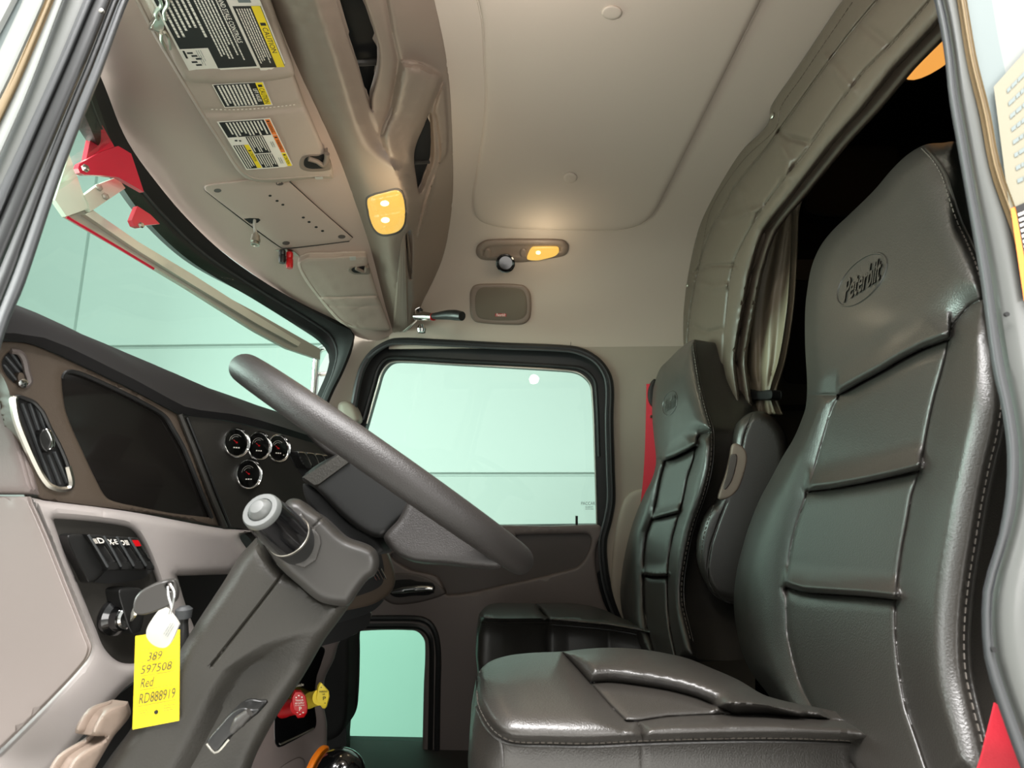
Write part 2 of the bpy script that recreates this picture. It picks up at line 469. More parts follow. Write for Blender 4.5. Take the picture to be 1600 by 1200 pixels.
class Decal:
    """printed matter laid on a surface; quad = pixels of its lower-left, lower-right, upper-right, upper-left corners as one reads it"""
    def __init__(s, surf, quad, h=.0006):
        s.q = np.array(quad, float); s.h = h; s.bm = bmesh.new(); s.m = []
        if isinstance(surf, Plane): s.s = surf; return
        Q = np.array([surf.at(*s.uv(u, v)) for u in (.06, .3, .5, .7, .94) for v in (.08, .35, .65, .92)]); c = np.median(Q, 0)
        nn = np.linalg.svd(Q - Q.mean(0))[2][2]
        if nn @ c > 0: nn = -nn
        c = Q.mean(0); dev = (Q - c) @ nn; s.s = Plane(c + nn * np.percentile(dev, 92), nn)
    def uv(s, u, v):
        a, b, c, d = s.q; return a * (1 - u) * (1 - v) + b * u * (1 - v) + c * u * v + d * (1 - u) * v
    def slot(s, m):
        if m not in s.m: s.m.append(m)
        return s.m.index(m)
    def rect(s, u0, v0, u1, v1, m, lay=1, nu=None):
        nu = nu or max(1, int(abs(u1 - u0) * 10)); nv = max(1, int(abs(v1 - v0) * 6)); k = s.slot(m)
        vs = [[s.bm.verts.new(Vector(s.s.at(*s.uv(u0 + (u1 - u0) * i / nu, v0 + (v1 - v0) * j / nv), s.h + lay * .0004))) for j in range(nv + 1)] for i in range(nu + 1)]
        for i in range(nu):
            for j in range(nv): s.bm.faces.new((vs[i][j], vs[i + 1][j], vs[i + 1][j + 1], vs[i][j + 1])).material_index = k
    def text(s, t, u0, v0, u1, v1, m, lay=2, shear=0, bold=0):
        V, Fc = text2d(t, shear, bold); k = s.slot(m)
        vs = [s.bm.verts.new(Vector(s.s.at(*s.uv(u0 + (u1 - u0) * x, v0 + (v1 - v0) * y), s.h + lay * .0004))) for x, y in V]
        for f in Fc:
            try: s.bm.faces.new([vs[i] for i in f]).material_index = k
            except ValueError: pass
    def lines(s, u0, v0, u1, v1, n, m, lay=2, fill=.55, rag=.35, wl=.06):
        for i in range(n):
            vt = v1 - (v1 - v0) * (i + .2) / n; vb = vt - (v1 - v0) / n * fill
            u = u0; end = u1 - (u1 - u0) * rag * random.random() ** 2
            while u < end:
                l = wl * random.uniform(.5, 1.5); s.rect(u, vb, min(u + l, end), vt, m, lay, nu=1); u += l + wl * .14
    def done(s, name, parent, label=None):
        return obj(name, s.bm, s.m, parent, smooth=False, label=label)
def stitches(name, surf, line, parent, r=.0007, seg=.006, gap=.004, m='stitch', h=.0006):
    P = resample(crom(line, 8), max(8, int(sum(np.linalg.norm(np.diff(np.array(line, float), axis=0), axis=1)) / 4)))
    Q = np.array([surf.at(x, y, h) for x, y in P])
    d = np.r_[0, np.cumsum(np.linalg.norm(np.diff(Q, axis=0), axis=1))]
    bm = bmesh.new(); t = 0
    while t < d[-1] - seg:
        a = np.array([np.interp(t, d, Q[:, k]) for k in range(3)]); b = np.array([np.interp(t + seg, d, Q[:, k]) for k in range(3)])
        tube('', [a, b], r, None, n=5, smoothn=1, bm=bm, ret=True); t += seg + gap
    return obj(name, bm, m, parent)
def cord(name, surf, line, parent, r=.0012, m='leather', h=0.0):
    P = resample(crom(line, 8), max(8, int(sum(np.linalg.norm(np.diff(np.array(line, float), axis=0), axis=1)) / 5)))
    return tube(name, [surf.at(x, y, h) for x, y in P], r, m, parent, n=6, smoothn=1)
def zz(o, s, P): return [(o[0] + x / s, o[1] + y / s) for x, y in P]

# ================================================================ reference surfaces
SIDE = Plane((0, 2.0, 0), (0, -1, 0))
xs = np.linspace(-.55, .62, 13)
prof = crom([(.40, .66), (.44, .76), (.58, .832), (.9, .862), (1.3, .868), (1.62, .855), (1.80, .81), (1.91, .72), (1.965, .62), (1.985, .545), (1.99, .49)], 5)
CEIL = Patch([[(x, y, z) for x in xs] for y, z in prof])
gask = [(60, -90, .66), (155, 128, .90), (190, 215, 1.06), (250, 305, 1.28), (320, 375, 1.48), (430, 455, 1.74), (500, 500, 1.88), (560, 527, 1.97)]
seam = [(330, -150, .52), (419, 0, .76), (460, 100, .93), (500, 185, 1.10), (529, 250, 1.24), (550, 307, 1.38), (575, 380, 1.58), (600, 475, 1.86), (614, 522, 1.99)]
g3 = resample(crom([atY(*q) for q in gask], 8), 26); s3 = resample(crom([atY(*q) for q in seam], 8), 26)
HEAD = Patch([[g3[i] * (1 - t) + s3[i] * t + np.array((0, 0, -.018 * sin(pi * t))) for t in np.linspace(-.12, 1.12, 10)] for i in range(26)])
# windshield sheet, bowed forward in the middle
wt = [atY(*q) for q in [(20, -60, .60), (100, 100, .74), (137, 190, .86), (165, 250, .99), (230, 345, 1.22), (300, 410, 1.42), (400, 470, 1.68), (470, 515, 1.86), (512, 548, 1.95)]]
wb = [(-.86, .40, .02), (-.92, .55, .0), (-.97, .75, -.01), (-1.0, 1.0, -.01), (-1.01, 1.2, -.01), (-1.0, 1.45, -.01), (-.97, 1.7, 0), (-.91, 1.87, .01), (-.86, 1.955, .02)]
wt3 = resample(crom(wt, 8), 26); wb3 = resample(crom([np.array(p) for p in wb], 8), 26)
DASHX = -.49
DF = Plane(atX(200, 700, DASHX), (1, -.30, 0))

# ================================================================ the setting
def setting(o): o['kind'] = 'structure'; return o
# garage outside
def wall_lines():
    bm = bmesh.new(); Yw = 4.6
    zl = sorted([atY(300, 541, Yw)[2], atY(750, 741, Yw)[2], atY(600, 1166, Yw)[2], atY(300, 541, Yw)[2] - 3.4])
    xl = [atY(127, 450, Yw)[0], 2.9]
    def prof1(a, b, cuts):   # positions with a V joint at each cut
        p = [(a, 0)]
        for c in cuts: p += [(c - .02, 0), (c - .012, .022), (c + .004, .022), (c + .016, -.006), (c + .024, 0)]
        return p + [(b, 0)]
    zs = prof1(-2.1, 4.6, zl); xs_ = prof1(-14, 9, xl)
    G = [[(x, Yw + max(dz, dx) + min(min(dz, dx), 0), z) for x, dx in xs_] for z, dz in zs]
    return grid_bm(G)
bm = wall_lines(); bmesh.ops.recalc_face_normals(bm, faces=bm.faces[:]); bmesh.ops.solidify(bm, geom=bm.faces[:], thickness=-.1)
obj('wall_garage', bm, 'wall', kind='structure')
obj('floor_garage', box_bm((-14, -8, -2.2), (9, 4.7, -2.1)), 'floor', kind='structure')
obj('wall_garage_front', box_bm((-14.1, -8, -2.1), (-14, 4.7, 4.6)), 'wall', kind='structure')
# cab floor, firewall, far side skin, roof skin, sleeper shell
obj('floor', box_bm((-1.0, .36, -.92), (2.3, 2.06, -.88)), 'cabfloor', kind='structure')
obj('wall_firewall', box_bm((-1.06, .44, -.92), (-1.0, 2.06, -.06)), 'matte', kind='structure')
obj('ceiling_skin', box_bm((-.62, .36, .90), (.70, 2.2, .94), .01), 'metalgrey', kind='structure')
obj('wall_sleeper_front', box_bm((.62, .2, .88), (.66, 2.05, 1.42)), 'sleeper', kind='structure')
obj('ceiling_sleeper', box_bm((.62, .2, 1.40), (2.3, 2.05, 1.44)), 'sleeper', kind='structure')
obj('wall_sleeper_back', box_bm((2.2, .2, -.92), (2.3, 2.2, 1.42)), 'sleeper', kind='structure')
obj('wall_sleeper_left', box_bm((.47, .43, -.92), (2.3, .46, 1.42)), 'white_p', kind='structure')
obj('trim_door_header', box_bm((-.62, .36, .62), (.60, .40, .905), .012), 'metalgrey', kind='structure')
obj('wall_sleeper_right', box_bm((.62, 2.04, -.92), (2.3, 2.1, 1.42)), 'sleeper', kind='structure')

# ceiling
bm = grid_bm([[tuple(p) for p in r] for r in CEIL.g]); bmesh.ops.recalc_face_normals(bm, faces=bm.faces[:])
if bm.faces[:][40].normal.z > 0: bmesh.ops.reverse_faces(bm, faces=bm.faces[:])
bmesh.ops.solidify(bm, geom=bm.faces[:], thickness=.012)
ceiling = obj('ceiling', bm, 'headliner', kind='structure')
cp = [(735, -60), (747, 0), (754, 37), (757, 100), (759, 150), (755, 200), (750, 237), (745, 270), (739, 305), (740, 330), (750, 345), (770, 353), (800, 357), (900, 360), (962, 360), (987, 356), (1004, 349), (1022, 333), (1040, 300), (1110, 160), (1192, -5), (1225, -60)]
relief('ceiling_panel', CEIL, cp, 'headliner', ceiling, h=.008, rnd_=(9, .007), thick=.02, step=12)
cord('panel_lip', CEIL, cp[1:-1], ceiling, r=.0022, m='headliner', h=.0005)
for (x, y, rx, ry) in ((956, 20, 16, 11), (891, 278, 11, 8)):
    relief('ceiling_plug', CEIL, [(x + rx * cos(t), y + ry * sin(t)) for t in np.linspace(0, 2 * pi, 20)[:-1]], 'headliner', ceiling, h=.0125, rnd_=(4, .003), thick=.008, step=4, sm=False)

# passenger side wall: trim around the door opening
outer_side = [(505, 613), (505, 613), (525, 565), (543, 522), (543, 522), (640, 519), (715, 524), (890, 533), (1062, 537), (1062, 537), (1180, 540), (1180, 540), (1180, 1210), (1180, 1210), (460, 1210), (460, 1210), (478, 690), (478, 690)]
gas_out = [(545, 680), (552, 637), (564, 581), (578, 556), (597, 541), (619, 533), (687, 535), (781, 540), (891, 545), (916, 552), (937, 567), (950, 587), (954, 609), (953, 656), (955, 734), (956, 781), (951, 812), (943, 845), (945, 890), (952, 925), (962, 955), (975, 985), (990, 1060), (995, 1200), (995, 1300), (995, 1300), (470, 1300), (470, 1300), (470, 1000), (520, 800)]
relief('wall_right', Plane((0, 1.99, 0), (0, -1, 0)), outer_side, 'trim', holes=[gas_out], h=0.0, thick=.05, step=30, kind='structure')
trim = bpy.data.objects['wall_right']
# lines between the pieces of pillar trim
for ln in ([(654, 520), (654, 534)], [(892, 534), (891, 546)]):
    cord('trim_joint', Plane((0, 1.9895, 0), (0, -1, 0)), ln, trim, r=.0012, m='doordark')
relief('pillar_cover', Plane((0, 1.985, 0), (0, -1, 0)), [(968, 972), (955, 930), (958, 860), (968, 800), (985, 770), (1030, 760), (1030, 760), (1030, 1010), (1030, 1010), (985, 1010)], 'trim', trim, h=.01, rnd_=(10, .01), thick=.02, step=12)
bump = relief('pillar_knob', Plane((0, 1.985, 0), (0, -1, 0)), [(528, 640), (530, 630), (540, 627), (552, 632), (560, 645), (562, 658), (550, 665), (532, 655)], 'trim', trim, h=.03, rnd_=(10, .02), thick=.03, step=4)

# passenger door
door = thing('door_1', None, None, (0, 2.0, -.3)); del door['label']; del door['category']; door['kind'] = 'structure'
DO = Plane((0, 2.015, 0), (0, -1, 0))
glass_out = [(573, 662), (590, 603), (597, 581), (609, 567), (625, 564), (719, 569), (875, 578), (903, 582), (919, 594), (925, 609), (930, 719), (933, 819), (933, 819), (769, 821), (560, 823), (530, 823), (530, 823), (545, 760)]
peep = [(547, 1007), (552, 992), (565, 986), (645, 985), (657, 991), (664, 1005), (662, 1075), (659, 1215), (659, 1215), (530, 1215), (530, 1215), (541, 1150), (546, 1050)]
door_out = [(544, 640), (548, 575), (562, 545), (588, 526), (617, 518), (687, 519), (781, 526), (891, 537), (921, 545), (945, 562), (959, 586), (963, 610), (962, 656), (964, 734), (965, 781), (960, 812), (952, 845), (954, 890), (960, 925), (970, 953), (983, 983), (998, 1060), (1003, 1280), (1003, 1280), (480, 1280), (480, 1280), (480, 1000), (530, 800)]
relief('window_frame', DO, door_out, 'rubber', door, holes=[glass_out, peep], h=-.012, thick=.04, step=30)
def ring(name, pl, line, w1, m, parent, r, h=0): return tube(name, [pl.at(x, y, h) for x, y in line], r, m, parent, n=8)
ring('door_seal', Plane((0, 1.985, 0), (0, -1, 0)), gas_out[:23], 0, 'rubber', door, .013)
ring('seal_trim', Plane((0, 1.972, 0), (0, -1, 0)), [(x - 3, y + 4) if y < 560 else (x - 6, y) for x, y in gas_out[3:22]], 0, 'sealgrey', door, .0045)
ring('window_bead', DO, glass_out[:12], 0, 'satin', door, .0035, h=.002)
ring('window_channel', DO, [(x + (6 if x > 800 else -6), y - 6) for x, y in glass_out[:11]], 0, 'black', door, .006, h=.0)
# lower door panel
pan = [(500, 826), (500, 826), (760, 821), (860, 822), (925, 820), (938, 822), (941, 835), (933, 850), (930, 870), (933, 900), (941, 935), (952, 960), (968, 990), (975, 1030), (978, 1215), (978, 1215), (470, 1215), (470, 1215), (480, 1000)]
DP = Plane((0, 1.985, 0), (0, -1, 0))
ARM = ([(610, 868), (640, 858), (700, 851), (760, 840), (808, 836), (880, 834), (916, 834), (923, 839), (923, 852), (917, 868), (905, 884), (888, 891), (800, 912), (700, 930), (690, 912), (680, 900), (640, 890)])
relief('door_panel', DP, pan, 'door', door, holes=[peep, ARM], h=.012, rnd_=(5, .008), thick=.03, step=12)
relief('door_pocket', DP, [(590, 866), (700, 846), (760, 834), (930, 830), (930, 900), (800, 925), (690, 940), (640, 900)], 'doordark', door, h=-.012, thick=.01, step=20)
relief('grab_recess', DP, [(770, 826), (800, 826), (806, 832), (804, 850), (798, 862), (780, 862), (760, 845)], 'door', door, h=.014, rnd_=(6, .006), thick=.02, step=8)
# release handle in its bowl
relief('handle_bowl', DP, [(590, 925), (595, 905), (612, 895), (650, 896), (675, 905), (692, 918), (696, 928), (680, 936), (640, 945), (610, 944)], 'doordark', door, h=.016, rnd_=(6, .01), thick=.02, step=6)
relief('handle_pocket', DP, [(612, 908), (640, 904), (652, 907), (676, 910), (681, 920), (672, 930), (645, 932), (618, 934), (606, 924)], 'matte', door, h=.0175, rnd_=(4, .004), thick=.02, step=6)
hd = tube('door_handle', [DP.at(x, y, .03) for x, y in ((612, 925), (630, 922), (650, 920), (668, 919), (676, 920))], [.006, .012, .012, .010, .007], 'chrome', door, n=14)
tube('handle_pivot', [DP.at(x, y, .024) for x, y in ((655, 920), (678, 921))], .012, 'black', door, n=12)
# crease running over the panel, lock pin, peeper seal
tube('lock_pin', [atY(901, 826, 1.99), atY(901, 806, 1.99)], .0045, 'black', door, n=8)
ring('lower_window_seal', DP, [(530, 972), (560, 967), (600, 966), (655, 967), (672, 975), (682, 996), (685, 1030), (684, 1075), (682, 1215)], 0, 'rubber', door, .010, h=.012)
ring('lower_window_trim', DP, [(535, 978), (600, 977), (652, 978), (666, 985), (674, 1000), (675, 1050), (672, 1215)], 0, 'black', door, .012, h=.004)
for nm, poly, mm, yy in (('window_2', [(x + (8 if x > 700 else -8), y + (8 if y > 700 else -8)) for x, y in glass_out], 'glassp', 2.03), ('window_3', [(x + (6 if x > 600 else -6), y + (6 if y > 1100 else -6)) for x, y in peep], 'glasspk', 2.03)):
    relief(nm, Plane((0, yy, 0), (0, -1, 0)), poly, mm, thick=.004, step=400, kind='structure')
W2 = Plane((0, 2.03, 0), (0, -1, 0))
d = Decal(W2, [(908, 797), (930, 797), (930, 784), (908, 784)], h=.001)
d.text('PACCAR', 0, .62, 1, 1, 'ink'); d.lines(.3, 0, .9, .5, 3, 'ink', fill=.3, wl=.2)
d.done('glass_marking', door)

# windshield
bm = grid_bm([[wt3[i] * (1 - t) + wb3[i] * t + np.array((-.04 * sin(pi * t), 0, 0)) for t in np.linspace(-.04, 1, 9)] for i in range(26)])
bmesh.ops.recalc_face_normals(bm, faces=bm.faces[:]); bmesh.ops.solidify(bm, geom=bm.faces[:], thickness=.005)
win = obj('window_1', bm, 'glassw', kind='structure')
# black gasket at its upper edge and down the far pillar
gi = [(20, -60, .60), (100, 100, .74), (137, 190, .86), (165, 250, .99), (230, 345, 1.22), (300, 410, 1.42), (400, 470, 1.68), (470, 514, 1.86), (500, 535, 1.93), (514, 556, 1.955), (511, 580, 1.955), (496, 616, 1.955), (478, 660, 1.955)]
gm = [(40, -78, .62), (125, 108, .80), (158, 195, .94), (192, 255, 1.06), (255, 332, 1.27), (325, 398, 1.47), (420, 460, 1.71), (488, 501, 1.86), (517, 523, 1.93), (527, 548, 1.955), (521, 580, 1.955), (506, 616, 1.955), (488, 660, 1.955)]
go = [(60, -92, .655), (156, 128, .895), (190, 213, 1.055), (222, 263, 1.16), (288, 343, 1.375), (355, 405, 1.56), (440, 462, 1.76), (520, 508, 1.90), (546, 519, 1.955), (548, 530, 1.965), (530, 580, 1.97), (512, 616, 1.97), (495, 660, 1.97)]
T3 = lambda P: [atY(*p) for p in P]
def mix3(A, B, t, dz=0): return [a * (1 - t) + b * t + np.array((0, 0, dz)) for a, b in zip(T3(A), T3(B))]
band('window_gasket', [T3(gi), mix3(gi, gm, .5, -.008), T3(gm)], 'rubber', win, n=60, thick=.02)
band('header_rail', [T3(gm), [q * .99 for q in mix3(gm, go, .5, .0)], [q * .985 for q in T3([(x + 4, y - 2, Y) for x, y, Y in go])]], 'matte', win, n=60, thick=.02)
tube('gasket_lip', mix3(gi, gm, .95, -.004), .0035, 'sealgrey', win, n=8)
# header board that carries visors and radio cover
bm = grid_bm([[tuple(p) for p in r[1:]] for r in HEAD.g]); bmesh.ops.recalc_face_normals(bm, faces=bm.faces[:])
if list(bm.faces)[60].normal.z > 0: bmesh.ops.reverse_faces(bm, faces=bm.faces[:])
bmesh.ops.solidify(bm, geom=bm.faces[:], thickness=.01)
header = obj('trim_header', bm, 'header', kind='structure')
# skin above the header so that no daylight leaks in
top = [[g3[i] * (1 - t) + s3[i] * t + np.array((-.03, 0, .10 * 1)) for t in (-.3, .5, 1.4)] for i in range(26)]

# ================================================================ driver's door frame, near the lens
NP = Plane((0, .40, 0), (0, -1, 0))
def strip(name, A, B, m, parent, h=0.0, rr=None, thick=.004, kind=None, sm=True, step=12):
    a = resample(crom(A, 5), 60); b = resample(crom(B, 5), 60); q = rr[1] if rr else 0
    Cs = [[NP.at(*(u * (1 - t) + v * t), h - q * (1 - (1 - (2 * t - 1) ** 2) ** .6)) for u, v in zip(a, b)] for t in np.linspace(0, 1, 9)]
    return band(name, Cs, m, parent, n=80, nx=1, thick=thick, kind=kind)
def ext(P, n=420):
    P = [np.array(p, float) for p in P]; a = P[0] + (P[0] - P[1]) / np.linalg.norm(P[0] - P[1]) * n; b = P[-1] + (P[-1] - P[-2]) / np.linalg.norm(P[-1] - P[-2]) * n
    return [tuple(a)] + [tuple(p) for p in P] + [tuple(b)]
L = [ext([(204, -8), (200, 0), (155, 125), (140, 162), (110, 237), (87, 300), (37, 450), (15, 500), (-4, 560)]),
     ext([(190, -8), (186, 0), (141, 115), (126, 150), (97, 222), (71, 290), (22, 425), (0, 480), (-18, 530)]),
     ext([(177, -8), (174, 0), (132, 105), (60, 275), (10, 395), (-30, 490)]),
     ext([(150, -8), (146, 0), (106, 95), (38, 250), (-5, 350), (-50, 455)]),
     ext([(134, -8), (130, 0), (92, 90), (28, 230), (-20, 330), (-70, 430)]),
     ext([(102, -8), (99, 0), (42, 150), (0, 245), (-60, 380)]),
     ext([(85, -8), (82, 0), (28, 130), (0, 190), (-80, 360)]),
     ext([(75, -8), (72, 0), (18, 120), (-2, 160), (-95, 345)]),
     ext([(38, -8), (36, 0), (0, 78), (-120, 330)]),
     ext([(22, -8), (18, 0), (-3, 40), (-140, 300)]),
     ext([(-20, -8), (-30, 10), (-180, 280)])]
apil = strip('trim_1', L[3], L[5], 'metalgrey', None, h=-.004, rr=(10, .006), kind='structure')
strip('rubber_lip', L[0], L[1], 'sealgrey', apil, h=.008, rr=(6, .006))
strip('rubber_seal', L[1], L[2], 'rubber', apil, h=.004, rr=(6, .004))
strip('seal_channel', L[2], L[3], 'rubber', apil, h=-.001, rr=(12, .006))
strip('seal_flange', L[3], L[4], 'sealgrey', apil, h=-.001, rr=(8, .004))
strip('white_edge', L[5], L[6], 'white_p', apil, h=0, rr=(6, .003))
strip('sealant_bead', L[6], L[7], 'tan', apil, h=.003, rr=(5, .003))
strip('white_panel', L[7], L[8], 'white_p', apil, h=.0, rr=(10, .004))
strip('gutter', L[8], L[9], 'bluegrey', apil, h=-.006)
strip('outer_panel', L[9], L[10], 'white_p', apil, h=0)

NP = Plane((0, .405, 0), (0, -1, 0))
E0 = ext([(1458, -12), (1461, 0), (1475, 75), (1482, 150), (1494, 220), (1508, 300), (1529, 420), (1540, 500), (1550, 575), (1562, 625), (1573, 700), (1571, 775), (1560, 837), (1550, 875), (1537, 919), (1534, 969), (1537, 1025), (1550, 1075), (1569, 1131), (1587, 1181), (1594, 1200), (1600, 1215)], 500)
E1 = ext([(1470, -12), (1474, 0), (1488, 75), (1497, 150), (1510, 220), (1524, 300), (1547, 420), (1558, 500), (1570, 575), (1584, 640), (1592, 700), (1590, 775), (1578, 837), (1565, 875), (1553, 919), (1550, 969), (1555, 1025), (1570, 1075), (1590, 1131), (1605, 1170), (1612, 1190), (1620, 1210)], 500)
E2 = ext([(1498, -12), (1500, 0), (1517, 100), (1536, 175), (1552, 260), (1573, 320), (1586, 357), (1601, 410), (1625, 500), (1640, 600), (1650, 720), (1640, 840), (1628, 940), (1628, 1000), (1640, 1080), (1665, 1150), (1690, 1210)], 500)
E3 = ext([(1505, -12), (1507, 0), (1523, 100), (1542, 175), (1558, 260), (1579, 322), (1592, 357), (1608, 410), (1632, 500), (1648, 600), (1658, 720), (1650, 900), (1650, 1000), (1700, 1210)], 500)
E4 = ext([(1548, -12), (1550, 0), (1560, 60), (1570, 108), (1590, 200), (1606, 300), (1640, 450), (1680, 700), (1700, 1000), (1740, 1210)], 500)
E5 = ext([(1700, -12), (1720, 300), (1780, 700), (1800, 1210)], 500)
bpil = strip('trim_2', E1, E2, 'metalgrey', None, h=.0, kind='structure', rr=(26, .010))
strip('rubber_lip', E0, E1, 'sealgrey', bpil, h=.003, rr=(9, .007))
strip('sealant_bead', E2, E3, 'tan', bpil, h=.002, rr=(4, .003))
strip('jamb_panel', E3, E4, 'bluegrey', bpil, h=-.002)
strip('white_panel', E4, E5, 'white_p', bpil, h=-.002)
BP = Plane((0, .405 - .0, 0), (0, -1, 0))
d = Decal(BP, [(1578, 322), (1640, 300), (1620, 60), (1554, 134)], h=.001)
d.rect(-.02, -.02, 1.4, 1.0, 'jambpaper', 1); d.lines(.25, .1, 1.0, .9, 8, 'bluegrey', 2, wl=.12, fill=.3)
d.done('jamb_sticker', bpil, 'cream paper sticker with faint grey lines')
d = Decal(BP, [(1600, 470), (1700, 440), (1640, 300), (1579, 326)], h=.002)
d.rect(0, 0, .12, 1, 'lora', 1, nu=2); d.rect(.12, 0, 1.4, 1, 'ink', 1); d.lines(.15, 0, .9, .93, 16, 'paper', 2, wl=.1, fill=.5)
d.done('warning_sticker', bpil, 'orange and black warning sticker')
for x, y in ((1573, 491), (1553, 1015)):
    lathe('rivet_hole', BP.at(x, y, .003), (0, -1, 0), [(.0018, -.001), (.0018, .0006), (0, .0006)], 'matte', bpil, n=12)
lathe('rivet_hole', Plane((0, .40, 0), (0, -1, 0)).at(159, 18, .003), (0, -1, 0), [(.002, -.001), (.002, .001), (0, .0014)], 'satin', apil, n=12)

# ================================================================ seats
def seat(name, label, loc, P, belt=None):
    t = thing(name, label, 'seat', loc)
    fr = P['front']
    br = relief('backrest', P['plane'], fr, 'leather', t, h=P.get('h', .0), step=P['step'], rnd_=P['rnd'], panels=P['panels'], grooves=P['grooves'],
                skirt=P['skirt'], ang=100, soft='para', para=True, hf=P.get('hf'))
    SM = MeshSurf(br)
    for ln in P['stitch']: stitches('stitching', SM, ln, t, r=P.get('sr', .0007), seg=P.get('seg', .006), gap=P.get('seg', .006) * .5)
    for ln in P['piping']: cord('piping', SM, ln, t, r=P.get('pr', .0016), h=.0003)
    # raised oval badge with script
    c, U_, V_ = P['badge']
    el = [(c[0] + U_[0] * cos(q), c[1] - U_[1] * cos(q) - V_ * sin(q)) for q in np.linspace(0, 2 * pi, 40)]
    bd = cord('badge_oval', SM, el, t, r=P['br'], h=.0002)
    V, Fc = text2d('Peterbilt', .45, .012)
    bm = bmesh.new(); k = P['bk']
    def tp(x, y, h):
        u = (x - .5) * 2 * .76; v = (y - .5) * 2 * .52
        # lettering leans with the badge: across the oval, upright in the seat
        px = c[0] + u * U_[0]; py = c[1] - u * U_[1] - v * V_
        return SM.at(px, py, h)
    top = [bm.verts.new(Vector(tp(x, y, k))) for x, y in V]; bot = [bm.verts.new(Vector(tp(x, y, -.002))) for x, y in V]
    for f in Fc:
        try: bm.faces.new([top[i] for i in f])
        except ValueError: pass
    ed = {}
    for f in Fc:
        for x, y in zip(f, f[1:] + f[:1]):
            ed[(x, y)] = ed.get((x, y), 0) + 1
    for (x, y) in list(ed):
        if (y, x) not in ed:
            try: bm.faces.new((top[x], bot[x], bot[y], top[y]))
            except ValueError: pass
    bmesh.ops.recalc_face_normals(bm, faces=bm.faces[:])
    obj('badge_script', bm, 'leather', bd, ang=20)
    return t, br
def tuck(lines):
    def f(V):
        o = np.zeros(len(V))
        for L, A, w_, e in lines:
            L = np.array(L, float); yl = np.interp(V[:, 0], L[:, 0], L[:, 1]); dy = yl - V[:, 1]
            fx = np.clip((V[:, 0] - L[0, 0] + e) / e, 0, 1) * np.clip((L[-1, 0] + e - V[:, 0]) / e, 0, 1)
            s_ = np.clip(1 - dy / w_, 0, 1) ** 2 * np.sqrt(np.clip(1 - (1 - np.clip(dy / (w_ * .22), 0, 1)) ** 2, 0, 1))
            lo = -.35 * np.clip(1 + dy / (w_ * .5), 0, 1) ** 2
            o += A * fx * np.where(dy > 0, s_ + lo * np.clip(1 - dy / (w_ * .22), 0, 1), lo)
        return o
    return f
# ---- driver's seat
hr_l = [(1475, 223), (1446, 226), (1420, 240), (1395, 263), (1365, 298), (1325, 337), (1300, 361), (1281, 386), (1268, 417), (1261, 455), (1258, 487), (1258, 540), (1261, 600), (1261, 616)]
lsil = [(1259, 635), (1252, 657), (1240, 685), (1222, 715), (1202, 752), (1187, 780), (1170, 822), (1160, 855), (1152, 887), (1147, 925), (1147, 955), (1151, 985), (1160, 1020), (1175, 1052), (1200, 1085), (1225, 1120), (1260, 1160), (1300, 1200), (1330, 1235)]
stA = [(1440, 232), (1457, 250), (1472, 275), (1480, 300), (1495, 345), (1510, 377), (1524, 410), (1536, 450), (1550, 510), (1560, 570), (1564, 630), (1557, 680), (1545, 730), (1533, 790), (1524, 845), (1514, 905), (1508, 959), (1506, 1006), (1509, 1053), (1519, 1100), (1531, 1147), (1540, 1185), (1548, 1235)]
edge = [(x + 12, y) for x, y in stA[3:]]
front = hr_l[::-1] + [(1490, 222), (1500, 245), (1508, 280)] + [(x + 14, y) for x, y in stA[4:]]
front = list(reversed(lsil)) + hr_l[::-1][1:] + [(1492, 222), (1500, 240), (1508, 280)] + [(x + 14, y) for x, y in stA[4:]] + [(1562, 1235), (1330, 1235)]
front = [front[0]] + front
fold = [(1261, 617), (1285, 617), (1311, 617), (1340, 601), (1375, 582), (1405, 564), (1440, 546), (1482, 530), (1487, 512), (1500, 495), (1515, 478), (1540, 464)]
lse = [(1311, 619), (1300, 640), (1285, 690), (1272, 735), (1264, 760), (1259, 777), (1247, 812), (1237, 850), (1230, 897), (1229, 937), (1231, 991), (1241, 1037), (1253, 1075), (1275, 1115), (1310, 1160), (1360, 1235)]
rse = [(1482, 532), (1479, 552), (1472, 580), (1462, 615), (1455, 645), (1447, 685), (1443, 710), (1435, 742), (1425, 775), (1417, 820), (1411, 850), (1403, 906), (1400, 944), (1400, 991), (1406, 1053), (1416, 1106), (1431, 1150), (1460, 1235)]
g1 = [(1265, 768), (1300, 764), (1350, 755), (1400, 744), (1436, 735)]
g2 = [(1230, 918), (1256, 926), (1300, 929), (1350, 932), (1400, 937)]
C = lambda P: [tuple(p) for p in crom(P, 5)]
hrP = C(hr_l) + C(fold) + C([(x + 14, y) for x, y in stA[1:8]])[::-1] + [(1490, 222)]
def cut(P, y0, y1): return [p for p in C(P) if y0 <= p[1] <= y1]
c1 = C(fold)[10:36] ; c1 = [p for p in C(fold) if 1311 <= p[0] <= 1482 and p[1] > 529]
cen1 = c1 + cut(rse, 532, 735) + C(g1)[::-1] + cut(lse, 619, 768)[::-1]
cen2 = C(g1) + cut(rse, 735, 937) + C(g2)[::-1] + cut(lse, 768, 918)[::-1]
cen3 = C(g2) + cut(rse, 937, 1240) + cut(lse, 918, 1240)[::-1]
lbP = C(lsil) + C(lse)[::-1] + [(1285, 617)]
rbP = [p for p in C(fold) if p[0] >= 1482] + C([(x + 14, y) for x, y in stA[8:]]) + C(rse)[::-1]
BK = Plane((.432, .73, 0), (-1, 0, .22))
